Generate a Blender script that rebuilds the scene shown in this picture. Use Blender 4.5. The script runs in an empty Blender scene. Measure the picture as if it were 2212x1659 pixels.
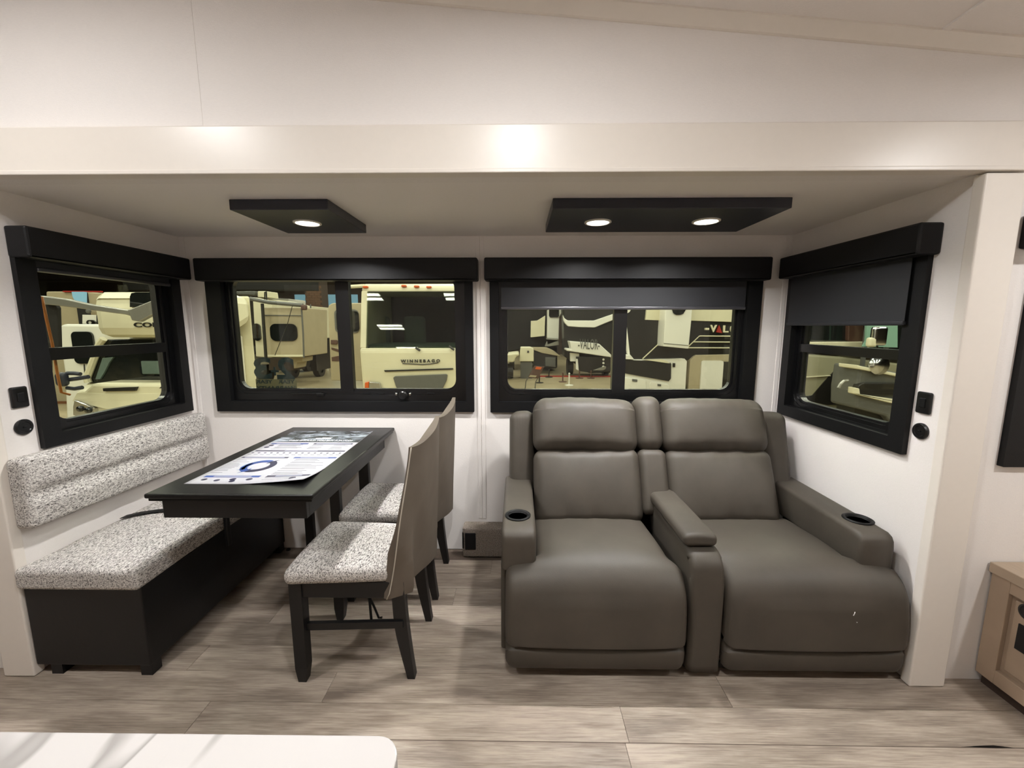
import bpy, bmesh, math, random
from mathutils import Vector, Matrix
random.seed(7)
SC = bpy.context.scene
COL = SC.collection

# ------------------------------------------------------------------ camera, world, exposure, lamps
F_PX, PITCH, YAW, EYE = 890.0, math.radians(8.0), math.radians(0.77), 1.35
cam = bpy.data.cameras.new('camera')
cam.sensor_width = 36.0
cam.lens = 36.0 * F_PX / 2212.0
cam.clip_start, cam.clip_end = 0.02, 200
camo = bpy.data.objects.new('camera', cam)
camo.location = (0, 0, EYE)
camo.rotation_euler = (math.pi / 2 - PITCH, 0, YAW)
COL.objects.link(camo)
SC.camera = camo

w = bpy.data.worlds.new('World'); SC.world = w; w.use_nodes = True
w.node_tree.nodes['Background'].inputs[0].default_value = (0.05, 0.05, 0.05, 1)
w.node_tree.nodes['Background'].inputs[1].default_value = 0.3

SC.view_settings.view_transform = 'Standard'
SC.view_settings.look = 'None'
SC.view_settings.exposure = 0.0
SC.view_settings.gamma = 1.0
SC.view_settings.use_curve_mapping = False
SC.cycles.use_denoising = True
SC.cycles.max_bounces = 8
SC.cycles.diffuse_bounces = 5
SC.cycles.glossy_bounces = 4
SC.cycles.adaptive_threshold = 0.02
SC.cycles.transparent_max_bounces = 16
SC.cycles.sample_clamp_indirect = 6.0
SC.cycles.caustics_reflective = False
SC.cycles.caustics_refractive = False

def lamp(loc, power, size, color=(1, 0.99, 0.978), shape='DISK', rot=(0, 0, 0), size_y=None, spread=180, name='lamp'):
    d = bpy.data.lights.new(name, 'AREA')
    d.energy = power; d.shape = shape; d.size = size; d.color = color
    if size_y: d.size_y = size_y
    d.spread = math.radians(spread)
    o = bpy.data.objects.new(name, d); o.location = loc; o.rotation_euler = rot
    COL.objects.link(o)
    return o

# puck lamps of the main ceiling (above and behind the camera)
PUCK = 18.0
for x, k in ((-1.63, 1.2), (0.0, 1.0), (2.0, 1.0)):
    lamp((x, 0.46, 2.34 - 0.0885 * (x + .05)), PUCK * k, 0.11)
# puck lamps of the slide-out ceiling (their fittings are built further down)
SLIDE = 12.0
for x, y, k in ((-0.923, 1.876, 1.25), (0.349, 1.881, .88), (0.813, 1.870, .85)):
    lamp((x, y, 1.7905), SLIDE * k, 0.085, spread=150)
# high-bay lamps of the showroom outside
for hx in (-14.5, -10.5, -6.5, -2.5, 1.5, 5.5, 9.5):
    for hy in (-11.5, -8, -4.5, -1, 2.5, 6, 9.5, 13, 17, 22, 27):
        for k in (0, 1):
            lamp((hx, hy + k * 0.42, 6.2), 70, 1.25, (1.0, 0.985, 0.88), 'RECTANGLE', size_y=0.26, name='hall_lamp')

# ------------------------------------------------------------------ helpers
def S(r, g, b):
    def c(v):
        v /= 255.0
        return v / 12.92 if v <= 0.04045 else ((v + 0.055) / 1.055) ** 2.4
    return (c(r), c(g), c(b), 1)

def new_mat(name):
    m = bpy.data.materials.new(name); m.use_nodes = True
    nt = m.node_tree
    return m, nt, nt.nodes['Principled BSDF']

def node(nt, t, **kw):
    n = nt.nodes.new(t)
    for k, v in kw.items():
        if k.startswith('i_'):
            n.inputs[k[2:].replace('_', ' ')].default_value = v
        else:
            setattr(n, k, v)
    return n

def ramp(nt, fac, stops):
    n = nt.nodes.new('ShaderNodeValToRGB')
    e = n.color_ramp.elements
    while len(e) < len(stops): e.new(0.5)
    for k, (p, c) in enumerate(stops):
        e[k].position = p; e[k].color = c
    nt.links.new(fac, n.inputs[0])
    return n.outputs[0]

def coords(nt, scale=(1, 1, 1), loc=(0, 0, 0), rot=(0, 0, 0)):
    tc = node(nt, 'ShaderNodeTexCoord'); mp = node(nt, 'ShaderNodeMapping')
    mp.inputs['Scale'].default_value = scale
    mp.inputs['Location'].default_value = loc
    mp.inputs['Rotation'].default_value = rot
    nt.links.new(tc.outputs['Object'], mp.inputs[0])
    return mp.outputs[0]

def noise(nt, vec, scale, detail=3, rough=0.5, dist=0.0):
    n = node(nt, 'ShaderNodeTexNoise')
    n.inputs['Scale'].default_value = scale; n.inputs['Detail'].default_value = detail
    n.inputs['Roughness'].default_value = rough; n.inputs['Distortion'].default_value = dist
    nt.links.new(vec, n.inputs['Vector'])
    return n.outputs['Fac']

def bump(nt, p, h, strength, dist=0.01):
    b = node(nt, 'ShaderNodeBump')
    b.inputs['Strength'].default_value = strength; b.inputs['Distance'].default_value = dist
    nt.links.new(h, b.inputs['Height']); nt.links.new(b.outputs[0], p.inputs['Normal'])

def dark(c, k): return (c[0] * k, c[1] * k, c[2] * k, 1)

def mat(name, c, rough=0.5, metal=0.0, nscale=0, var=0.0, bstr=0.0, spec=0.5, stretch=(1, 1, 1), emit=0):
    m, nt, p = new_mat(name)
    p.inputs['Base Color'].default_value = c
    p.inputs['Roughness'].default_value = rough
    p.inputs['Metallic'].default_value = metal
    p.inputs['Specular IOR Level'].default_value = spec
    if nscale:
        v = noise(nt, coords(nt, stretch), nscale, 4)
        if var:
            nt.links.new(ramp(nt, v, [(0.3, dark(c, 1 - var)), (0.7, dark(c, 1 + var))]), p.inputs['Base Color'])
        if bstr: bump(nt, p, v, bstr)
    if emit:
        p.inputs['Emission Color'].default_value = c
        p.inputs['Emission Strength'].default_value = emit
    return m

class MB:
    """Gathers shapes; build() links them as one mesh object."""
    def __init__(self): self.v, self.f = [], []
    def add(self, vs, fs):
        o = len(self.v)
        self.v += [tuple(p) for p in vs]
        self.f += [tuple(i + o for i in f) for f in fs]
        return self
    def bm(self, b):
        b.verts.index_update()
        self.add([v.co[:] for v in b.verts], [[v.index for v in f.verts] for f in b.faces])
        b.free()
        return self
    def box(self, x0, x1, y0, y1, z0, z1, b=0.0, seg=2, M=None):
        m = bmesh.new(); bmesh.ops.create_cube(m, size=1)
        for v in m.verts:
            v.co = Vector(((x0 + x1) / 2 + v.co.x * (x1 - x0), (y0 + y1) / 2 + v.co.y * (y1 - y0), (z0 + z1) / 2 + v.co.z * (z1 - z0)))
        if b: bmesh.ops.bevel(m, geom=m.edges[:], offset=b, segments=seg, profile=0.5, affect='EDGES')
        if M is not None: m.transform(M)
        return self.bm(m)
    def prism(self, pts, off, b=0.0):
        """closed 3-D polygon extruded by the vector off"""
        m = bmesh.new()
        vs = [m.verts.new(p) for p in pts]
        f = m.faces.new(vs)
        r = bmesh.ops.extrude_face_region(m, geom=[f])
        for e in r['geom']:
            if isinstance(e, bmesh.types.BMVert): e.co += Vector(off)
        bmesh.ops.recalc_face_normals(m, faces=m.faces[:])
        if b: bmesh.ops.bevel(m, geom=m.edges[:], offset=b, segments=2, profile=0.5, affect='EDGES')
        return self.bm(m)
    def tube(self, pts, r, n=10, flat=None):
        P = [Vector(p) for p in pts]
        rs = r if isinstance(r, (list, tuple)) else [r] * len(P)
        T = [(P[min(i + 1, len(P) - 1)] - P[max(i - 1, 0)]).normalized() for i in range(len(P))]
        up = Vector((0, 0, 1)) if abs(T[0].z) < 0.9 else Vector((0, 1, 0))
        vs, fs = [], []
        N = (up - T[0] * up.dot(T[0])).normalized()
        for i, p in enumerate(P):
            N = (N - T[i] * N.dot(T[i])).normalized(); B = T[i].cross(N)
            for k in range(n):
                a = 2 * math.pi * k / n
                vs.append(p + N * (math.cos(a) * rs[i]) + B * (math.sin(a) * rs[i] * (flat or 1)))
        for i in range(len(P) - 1):
            for k in range(n):
                k2 = (k + 1) % n
                fs.append((i * n + k, i * n + k2, (i + 1) * n + k2, (i + 1) * n + k))
        fs.append(tuple(range(n))[::-1]); fs.append(tuple((len(P) - 1) * n + k for k in range(n)))
        return self.add(vs, fs)
    def lathe(self, prof, c, axis=(0, 0, 1), n=32):
        A = Vector(axis).normalized(); U = A.orthogonal().normalized(); V = A.cross(U); c = Vector(c)
        vs, fs = [], []
        for r, h in prof:
            for k in range(n):
                a = 2 * math.pi * k / n
                vs.append(c + A * h + (U * math.cos(a) + V * math.sin(a)) * max(r, 1e-4))
        for i in range(len(prof) - 1):
            for k in range(n):
                k2 = (k + 1) % n
                fs.append((i * n + k, i * n + k2, (i + 1) * n + k2, (i + 1) * n + k))
        fs.append(tuple(range(n))[::-1]); fs.append(tuple((len(prof) - 1) * n + k for k in range(n)))
        return self.add(vs, fs)
    def rbox(self, c, h, r, fl=8, kc=4, fn=None, M=None):
        """rounded box, centre c, half sizes h; fn(u,v,w,p) may move each vertex"""
        def axis(H, R):
            g = [-H + R * i / kc for i in range(kc)]
            L = H - R
            return g + [-L + 2 * L * i / fl for i in range(fl + 1)] + [L + R * (i + 1) / kc for i in range(kc)]
        R = min(r, *h) * 0.999
        ax = [axis(h[i], R) for i in range(3)]
        idx, vs, fs = {}, [], []
        def vert(i, j, k):
            key = (i, j, k)
            if key in idx: return idx[key]
            p = Vector((ax[0][i], ax[1][j], ax[2][k]))
            q = Vector([max(-(h[a] - R), min(h[a] - R, p[a])) for a in range(3)])
            d = p - q
            p = q + d.normalized() * R if d.length > 1e-9 else p
            if fn: p = Vector(fn(*[max(-1.0, min(1.0, p[a] / h[a])) for a in range(3)], p))
            p = p + Vector(c)
            if M is not None: p = M @ p
            idx[key] = len(vs); vs.append(p); return idx[key]
        n = len(ax[0]) - 1
        for a, b_, cc in ((0, 1, 2), (1, 2, 0), (2, 0, 1)):
            for side in (0, n):
                for i in range(n):
                    for j in range(n):
                        q = []
                        for di, dj in ((0, 0), (1, 0), (1, 1), (0, 1)):
                            t = [0, 0, 0]; t[a] = i + di; t[b_] = j + dj; t[cc] = side
                            q.append(vert(*t))
                        fs.append(q if side else q[::-1])
        return self.add(vs, fs)
    def loft(self, secs, caps=True):
        n = len(secs[0]); vs = [p for s in secs for p in s]; fs = []
        for i in range(len(secs) - 1):
            for k in range(n):
                k2 = (k + 1) % n
                fs.append((i * n + k, i * n + k2, (i + 1) * n + k2, (i + 1) * n + k))
        if caps:
            fs.append(tuple(range(n))[::-1]); fs.append(tuple((len(secs) - 1) * n + k for k in range(n)))
        return self.add(vs, fs)
    def ring(self, o, i, ro, ri, to3, d0, d1, nc=7):
        """frame between the rounded rectangles o and i = (u0,u1,v0,v1); to3(u,v,d) gives the point"""
        def rr(q, r):
            u0, u1, v0, v1 = q; r = max(r, 1e-4); out = []
            for cu, cv, a0 in ((u1 - r, v1 - r, 0), (u0 + r, v1 - r, 90), (u0 + r, v0 + r, 180), (u1 - r, v0 + r, 270)):
                for k in range(nc):
                    a = math.radians(a0 + 90 * k / (nc - 1))
                    out.append((cu + r * math.cos(a), cv + r * math.sin(a)))
            return out
        A, B = rr(o, ro), rr(i, ri); n = len(A)
        vs = [to3(u, v, d) for d in (d0, d1) for L in (A, B) for u, v in L]
        fs = []
        for k in range(n):
            k2 = (k + 1) % n
            fs += [(k, k2, n + k2, n + k), (2 * n + k2, 2 * n + k, 3 * n + k, 3 * n + k2),
                   (k2, k, 2 * n + k, 2 * n + k2), (n + k, n + k2, 3 * n + k2, 3 * n + k)]
        return self.add(vs, fs)
    def build(self, name, m, parent=None, smooth=False, fixn=True):
        me = bpy.data.meshes.new(name)
        me.from_pydata(self.v, [], self.f)
        if fixn:
            b = bmesh.new(); b.from_mesh(me); bmesh.ops.recalc_face_normals(b, faces=b.faces[:]); b.to_mesh(me); b.free()
        if smooth: me.polygons.foreach_set('use_smooth', [True] * len(me.polygons))
        me.materials.append(m)
        o = bpy.data.objects.new(name, me); COL.objects.link(o)
        attach(o, parent)
        return o

def attach(o, parent):
    if parent is None: return
    o.parent = parent
    r = parent
    while r.parent is not None: r = r.parent
    if parent is r: o.matrix_parent_inverse = Matrix.Translation(-r.location)

def tag(o, label=None, cat=None, group=None, kind=None):
    if label: o['label'] = label
    if cat: o['category'] = cat
    if group: o['group'] = group
    if kind: o['kind'] = kind
    return o

def thing(name, loc, label=None, cat=None, group=None, kind=None):
    o = bpy.data.objects.new(name, None); o.empty_display_size = 0.1
    o.location = loc; COL.objects.link(o)
    return tag(o, label, cat, group, kind)

def copy_thing(root, offset, label=None):
    r = root.copy(); COL.objects.link(r); r.location = root.location + Vector(offset)
    if label: r['label'] = label
    for ch in list(root.children):
        c = ch.copy(); COL.objects.link(c); c.parent = r; c.matrix_parent_inverse = ch.matrix_parent_inverse.copy()
        for g in list(ch.children):
            d = g.copy(); COL.objects.link(d); d.parent = c; d.matrix_parent_inverse = g.matrix_parent_inverse.copy()
    return r

def text(s, m, parent, org, right, up, height, depth=0.004, name='lettering', width=None, align='LEFT', mirror=False, bold=0.0):
    cu = bpy.data.curves.new(name, 'FONT'); cu.body = s; cu.size = 1.0; cu.extrude = 0.5; cu.align_x = align
    cu.resolution_u = 3; cu.offset = bold
    t = bpy.data.objects.new(name, cu); COL.objects.link(t)
    bpy.context.view_layer.update()
    me = bpy.data.meshes.new_from_object(t.evaluated_get(bpy.context.evaluated_depsgraph_get()))
    bpy.data.objects.remove(t)
    xs = [v.co.x for v in me.vertices]; ys = [v.co.y for v in me.vertices]
    x0, x1, y0, y1 = min(xs), max(xs), min(ys), max(ys)
    sy = height / (y1 - y0); sx = width / (x1 - x0) if width else sy
    R, U = Vector(right).normalized(), Vector(up).normalized(); N = R.cross(U); O = Vector(org)
    base = x0 if align == 'LEFT' else (x0 + x1) / 2
    for v in me.vertices:
        u = (v.co.x - base) * sx * (-1 if mirror else 1)
        v.co = O + R * u + U * ((v.co.y - y0) * sy) + N * (v.co.z * depth)
    me.materials.clear(); me.materials.append(m)
    o = bpy.data.objects.new(name, me); COL.objects.link(o); attach(o, parent)
    return o

def crom(P, n):
    out = []
    for i in range(len(P) - 1):
        p0, p1, p2, p3 = (P[max(i - 1, 0)], P[i], P[i + 1], P[min(i + 2, len(P) - 1)])
        for k in range(n):
            t = k / n
            out.append(tuple(0.5 * (2 * b + (c - a) * t + (2 * a - 5 * b + 4 * c - d) * t * t + (3 * b - a - 3 * c + d) * t ** 3)
                             for a, b, c, d in zip(p0, p1, p2, p3)))
    return out + [tuple(P[-1])]

def lerp_table(tab, t):
    if t <= tab[0][0]: return tab[0][1]
    for (a, x), (b, y) in zip(tab, tab[1:]):
        if t <= b: return x + (y - x) * (t - a) / (b - a)
    return tab[-1][1]

def carve(o, cutter_mb):
    c = cutter_mb.build('cutter', o.data.materials[0])
    md = o.modifiers.new('b', 'BOOLEAN'); md.operation = 'DIFFERENCE'; md.object = c; md.solver = 'EXACT'
    bpy.context.view_layer.update()
    me = bpy.data.meshes.new_from_object(o.evaluated_get(bpy.context.evaluated_depsgraph_get()))
    o.modifiers.clear(); o.data = me
    bpy.data.objects.remove(c)

# ------------------------------------------------------------------ materials
def m_wall():
    m, nt, p = new_mat('wallboard')
    p.inputs['Roughness'].default_value = 0.6
    v = noise(nt, coords(nt, (1, 1, 1)), 260, 3); v2 = noise(nt, coords(nt, (30, 30, 220)), 3, 2)
    c = S(236, 231, 227)
    nt.links.new(ramp(nt, v2, [(0.3, dark(c, 0.965)), (0.7, c)]), p.inputs['Base Color'])
    bump(nt, p, v, 0.12, 0.004)
    return m
WALL = m_wall()
TRIM = mat('gloss trim board', S(228, 221, 212), 0.34, nscale=40, var=0.008)
CEIL = mat('ceiling panel', S(237, 232, 228), 0.55, nscale=180, bstr=0.06, var=0.01)
BLACK = mat('black frame plastic', S(15, 15, 16), 0.5, nscale=300, bstr=0.05, spec=0.25)
GLOSSBLACK = mat('black window metal', S(11, 11, 12), 0.28)
def m_valance():
    m, nt, p = new_mat('black woven vinyl')
    p.inputs['Roughness'].default_value = 0.5
    c = coords(nt, (1, 1, 1)); wv = node(nt, 'ShaderNodeTexChecker'); wv.inputs['Scale'].default_value = 260
    wv.inputs['Color1'].default_value = S(11, 11, 13); wv.inputs['Color2'].default_value = S(18, 18, 20); p.inputs['Specular IOR Level'].default_value = 0.3
    nt.links.new(c, wv.inputs['Vector']); nt.links.new(wv.outputs[0], p.inputs['Base Color'])
    bump(nt, p, wv.outputs[1], 0.25, 0.002)
    return m
VALANCE = m_valance()
SHADE = mat('dark grey shade cloth', S(27, 28, 32), 0.6, nscale=900, var=0.06, bstr=0.05)
BARMETAL = mat('grey hem bar metal', S(95, 95, 100), 0.3, 0.8)
BLACKWOOD = mat('black painted wood', S(9, 9, 10), 0.45, nscale=60, var=0.15, bstr=0.03, stretch=(1, 1, 1))
def m_table():
    m, nt, p = new_mat('black stained wood grain')
    p.inputs['Roughness'].default_value = 0.33; p.inputs['Specular IOR Level'].default_value = 0.22
    v = noise(nt, coords(nt, (70, 3, 70)), 4, 6, 0.65)
    nt.links.new(ramp(nt, v, [(0.3, S(13, 13, 13)), (0.7, S(25, 24, 23))]), p.inputs['Base Color'])
    bump(nt, p, v, 0.15, 0.003)
    return m
TABLEWOOD = m_table()
def m_tweed(name, k=1.0):
    m, nt, p = new_mat(name)
    p.inputs['Roughness'].default_value = 0.95; p.inputs['Specular IOR Level'].default_value = 0.1
    c = coords(nt)
    a = noise(nt, c, 210 * k, 2, 0.6, 1.4)
    b = noise(nt, coords(nt, (1, 0.35, 1), rot=(0, 0, 0.6)), 190 * k, 2, 0.6, 0.8)
    mx = node(nt, 'ShaderNodeMath', operation='MULTIPLY'); nt.links.new(a, mx.inputs[0]); nt.links.new(b, mx.inputs[1])
    col = ramp(nt, mx.outputs[0], [(0.15, S(70, 66, 64)), (0.21, S(150, 145, 141)), (0.26, S(206, 202, 197)), (0.38, S(232, 228, 222))])
    nt.links.new(col, p.inputs['Base Color'])
    bump(nt, p, mx.outputs[0], 0.6, 0.006)
    return m
TWEED = m_tweed('grey white tweed', 1.25)
def m_leather():
    m, nt, p = new_mat('taupe suede leather')
    p.inputs['Roughness'].default_value = 0.52; p.inputs['Specular IOR Level'].default_value = 0.38
    big = noise(nt, coords(nt), 5, 4, 0.6); fine = noise(nt, coords(nt), 420, 3)
    nt.links.new(ramp(nt, big, [(0.3, S(66, 61, 54)), (0.7, S(76, 70, 62))]), p.inputs['Base Color'])
    bump(nt, p, fine, 0.1, 0.003)
    return m
LEATHER = m_leather()
SLIP = mat('taupe slip cover fabric', S(98, 89, 79), 0.7, nscale=14, var=0.05, bstr=0.02, spec=0.25)
PIPING = mat('pale seam edge', S(182, 174, 160), 0.8)
def m_floor():
    m, nt, p = new_mat('greige oak plank')
    p.inputs['Roughness'].default_value = 0.42
    tc = node(nt, 'ShaderNodeTexCoord'); oi = node(nt, 'ShaderNodeObjectInfo')
    off = node(nt, 'ShaderNodeVectorMath', operation='SCALE'); off.inputs[0].default_value = (13.0, 7.0, 3.0)
    nt.links.new(oi.outputs['Random'], off.inputs['Scale'])
    ad = node(nt, 'ShaderNodeVectorMath', operation='ADD')
    nt.links.new(tc.outputs['Object'], ad.inputs[0]); nt.links.new(off.outputs[0], ad.inputs[1])
    def mp(scale):
        q = node(nt, 'ShaderNodeMapping'); q.inputs['Scale'].default_value = scale
        nt.links.new(ad.outputs[0], q.inputs[0]); return q.outputs[0]
    warp = node(nt, 'ShaderNodeTexNoise'); warp.inputs['Scale'].default_value = 1.6; warp.inputs['Detail'].default_value = 3
    nt.links.new(mp((1, 4.0, 1)), warp.inputs['Vector'])
    rings = node(nt, 'ShaderNodeMath', operation='MULTIPLY'); rings.inputs[1].default_value = 24
    nt.links.new(warp.outputs['Fac'], rings.inputs[0])
    sn = node(nt, 'ShaderNodeMath', operation='SINE'); nt.links.new(rings.outputs[0], sn.inputs[0])
    fine = noise(nt, mp((3, 60, 3)), 3.0, 5, 0.65)
    blot_ = noise(nt, mp((1.2, 9, 1)), 2.4, 5, 0.6)
    bl = node(nt, 'ShaderNodeMath', operation='MULTIPLY'); bl.inputs[1].default_value = 0.6; nt.links.new(blot_, bl.inputs[0]); blot = bl.outputs[0]
    s1 = node(nt, 'ShaderNodeMath', operation='MULTIPLY_ADD'); s1.inputs[1].default_value = 0.095
    nt.links.new(sn.outputs[0], s1.inputs[0]); nt.links.new(blot, s1.inputs[2])
    s2 = node(nt, 'ShaderNodeMath', operation='MULTIPLY_ADD'); s2.inputs[1].default_value = 0.85
    nt.links.new(fine, s2.inputs[0]); nt.links.new(s1.outputs[0], s2.inputs[2])
    s3 = node(nt, 'ShaderNodeMath', operation='MULTIPLY_ADD'); s3.inputs[1].default_value = 0.10
    nt.links.new(oi.outputs['Random'], s3.inputs[0]); nt.links.new(s2.outputs[0], s3.inputs[2])
    nt.links.new(ramp(nt, s3.outputs[0], [(0.56, S(124, 112, 101)), (0.76, S(150, 137, 124)), (1.0, S(178, 165, 151))]), p.inputs['Base Color'])
    bump(nt, p, fine, 0.08, 0.003)
    return m
PLANK = m_floor()
SUBFLOOR = mat('dark plank joint', S(98, 86, 76), 0.9, nscale=50, var=0.1)
CARPET = mat('grey beige carpet', S(150, 140, 130), 1.0, nscale=160, var=0.35, bstr=0.8, spec=0.05)
def m_quartz():
    m, nt, p = new_mat('white veined quartz')
    p.inputs['Roughness'].default_value = 0.22
    n = node(nt, 'ShaderNodeTexNoise'); n.inputs['Scale'].default_value = 1.9; n.inputs['Detail'].default_value = 3; n.inputs['Distortion'].default_value = 0.7
    nt.links.new(coords(nt, (2.0, 0.9, 1), rot=(0, 0, 0.5)), n.inputs['Vector'])
    nt.links.new(ramp(nt, n.outputs['Fac'], [(0.46, S(204, 201, 199)), (0.495, S(158, 155, 152)), (0.51, S(203, 200, 198)), (0.62, S(204, 201, 199))]), p.inputs['Base Color'])
    return m
QUARTZ = m_quartz()
CABWOOD = mat('taupe oak cabinet', S(162, 142, 122), 0.55, nscale=5, var=0.10, bstr=0.02, stretch=(18, 1.5, 1.5))
CABTOP = mat('taupe laminate top', S(168, 150, 130), 0.45, nscale=6, var=0.05, stretch=(14, 1, 1))
KICK = mat('dark brown kick strip', S(62, 48, 40), 0.6, nscale=20, var=0.1)
LAMPGLOW = mat('lit lamp lens', (1.0, 0.92, 0.80, 1), 0.4, emit=14)
CHROME = mat('bright metal', S(200, 200, 200), 0.15, 1.0)
PAPER = mat('white poster paper', S(164, 164, 168), 0.5, nscale=60, var=0.01)
INKBLUE = mat('blue ink', S(34, 62, 124), 0.5); INKNAVY = mat('navy ink', S(22, 22, 52), 0.5)
INKGREY = mat('grey ink', S(92, 96, 104), 0.5); INKSKY = mat('light blue ink', S(90, 122, 168), 0.5)
INKWHITE = mat('white ink', S(240, 240, 240), 0.5)
def m_photo():
    m, nt, p = new_mat('printed landscape')
    v = noise(nt, coords(nt, (1, 2.4, 1)), 9, 5, 0.6, 1.2)
    nt.links.new(ramp(nt, v, [(0.36, S(20, 21, 22)), (0.48, S(52, 56, 58)), (0.62, S(140, 150, 158)), (0.75, S(190, 198, 204))]), p.inputs['Base Color'])
    return m
PHOTO = m_photo()
def m_glass(name, tint, refl=0.025):
    m = bpy.data.materials.new(name); m.use_nodes = True; nt = m.node_tree
    nt.nodes.remove(nt.nodes['Principled BSDF'])
    t = node(nt, 'ShaderNodeBsdfTransparent'); t.inputs[0].default_value = tint
    g = node(nt, 'ShaderNodeBsdfGlossy'); g.inputs['Roughness'].default_value = 0.02; g.inputs[0].default_value = (1, 1, 1, 1)
    lw = node(nt, 'ShaderNodeLayerWeight'); lw.inputs[0].default_value = 0.5
    pw = node(nt, 'ShaderNodeMath', operation='POWER'); pw.inputs[1].default_value = 5.0
    nt.links.new(lw.outputs['Facing'], pw.inputs[0])
    fr = node(nt, 'ShaderNodeMath', operation='MULTIPLY_ADD'); fr.inputs[1].default_value = 0.9; fr.inputs[2].default_value = refl
    nt.links.new(pw.outputs[0], fr.inputs[0])
    mx = node(nt, 'ShaderNodeMixShader')
    nt.links.new(fr.outputs[0], mx.inputs[0]); nt.links.new(t.outputs[0], mx.inputs[1]); nt.links.new(g.outputs[0], mx.inputs[2])
    nt.links.new(mx.outputs[0], nt.nodes['Material Output'].inputs[0])
    return m
GLASS = m_glass('tinted window glass', (0.80, 0.82, 0.76, 1))
# showroom
RVWHITE = mat('white gelcoat', S(226, 224, 214), 0.3, nscale=2, var=0.02)
RVCREAM = mat('cream gelcoat', S(216, 210, 182), 0.4, nscale=2, var=0.03)
RVTAN = mat('tan siding', S(172, 160, 132), 0.5, nscale=3, var=0.04)
RVBLACK = mat('black gelcoat', S(34, 32, 30), 0.3, nscale=3, var=0.1)
RVGREY = mat('grey vehicle plastic', S(92, 92, 88), 0.45, nscale=12, var=0.05)
RVGLASS = mat('dark vehicle glass', S(24, 27, 26), 0.04, spec=0.8)
TEALSEAT = mat('teal grey upholstery', S(92, 108, 100), 0.8, nscale=20, var=0.08)
AMBER = mat('amber lens', S(206, 92, 34), 0.3)
REDM = mat('red plastic', S(160, 44, 36), 0.5)
BROWNM = mat('brown graphic', S(84, 58, 48), 0.5, nscale=6, var=0.05)
CONCRETE = mat('polished showroom floor', S(166, 152, 122), 0.3, nscale=1.2, var=0.12)
HALLWALL = mat('brown showroom wall', S(70, 58, 48), 0.8, nscale=1.5, var=0.12)
BRICKM = mat('brown brick column', S(110, 82, 62), 0.8, nscale=14, var=0.2, bstr=0.2)
HALLDARK = mat('dark steel roof', S(28, 26, 24), 0.9, nscale=3, var=0.1)
DAYLIGHT = mat('daylight pane', S(112, 150, 170), 0.3, emit=1.1)
ALU = mat('brushed grey arm metal', S(150, 148, 140), 0.35, 0.6, nscale=40, var=0.04)
WSGLASS = m_glass('dark windscreen glass', (0.60, 0.63, 0.59, 1))
NAVYM = mat('navy black plastic', S(40, 44, 58), 0.4)
RUST = mat('rust brown floor panel', S(120, 78, 48), 0.6, nscale=6, var=.06)
ORANGE = mat('orange cable sheath', S(200, 120, 50), 0.5)
COACHBEIGE = mat('olive beige siding', S(150, 146, 120), 0.5, nscale=3, var=0.03)
TEALPALE = mat('pale teal banner', S(130, 168, 150), 0.6)
STICKER = mat('teal grey window sticker', S(40, 52, 58), 0.6)
STICKBACK = mat('translucent sticker back', S(120, 112, 88), 0.6)

REARW = mat('beige rear wallboard', S(222, 215, 208), 0.6, nscale=90, var=.02)
CUPSHADE = mat('shaded cup black', S(4, 4, 4), 0.6, spec=.15)  # blacker than the rim: shade of the cup's hollow put into the colour
# ------------------------------------------------------------------ the shell of the cabin
XL, XR, YB, YF, ZC = -1.885, 1.497, 2.352, 1.442, 1.84

def panel_with_hole(mb, to, u0, u1, v0, v1, holes):
    us = sorted({u0, u1, *[h[0] for h in holes], *[h[1] for h in holes]})
    for a, b in zip(us, us[1:]):
        cuts = [(h[2], h[3]) for h in holes if h[0] <= a + 1e-6 and h[1] >= b - 1e-6]
        z = v0
        for c0, c1 in sorted(cuts) + [(v1, v1)]:
            if c0 - z > 1e-6: to(mb, a, b, z, c0)
            z = c1
W2 = (-1.70, -0.275, 0.895, 1.68); W3 = (-0.13, 1.315, 0.895, 1.68)
W1 = (1.59, 2.275, 0.90, 1.68); W4 = (1.60, 2.285, 0.90, 1.68)
mb = MB(); panel_with_hole(mb, lambda m, a, b, c, d: m.box(a, b, YB, YB + .05, c, d), XL - .05, XR + .05, 0.0, ZC + .05, [W2, W3])
wall_back = tag(mb.build('wall_back', WALL), kind='structure')
mb = MB(); panel_with_hole(mb, lambda m, a, b, c, d: m.box(XL - .05, XL, a, b, c, d), YF, YB, 0.0, ZC + .05, [W1])
wall_left = tag(mb.build('wall_left', WALL), kind='structure')
mb = MB(); panel_with_hole(mb, lambda m, a, b, c, d: m.box(XR, XR + .05, a, b, c, d), YF, YB, 0.0, ZC + .05, [W4])
wall_right = tag(mb.build('wall_right', WALL), kind='structure')
tag(MB().box(XL - .05, XR + .05, YF + .06, YB + .05, ZC, ZC + .05).build('ceiling', CEIL), kind='structure')
# narrow wallboard battens
for x in (-1.862, -0.222, -0.198, 1.474):
    MB().box(x - .011, x + .011, YB - .003, YB, 0.2, ZC, .001, 1).build('batten', WALL, wall_back)

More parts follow.
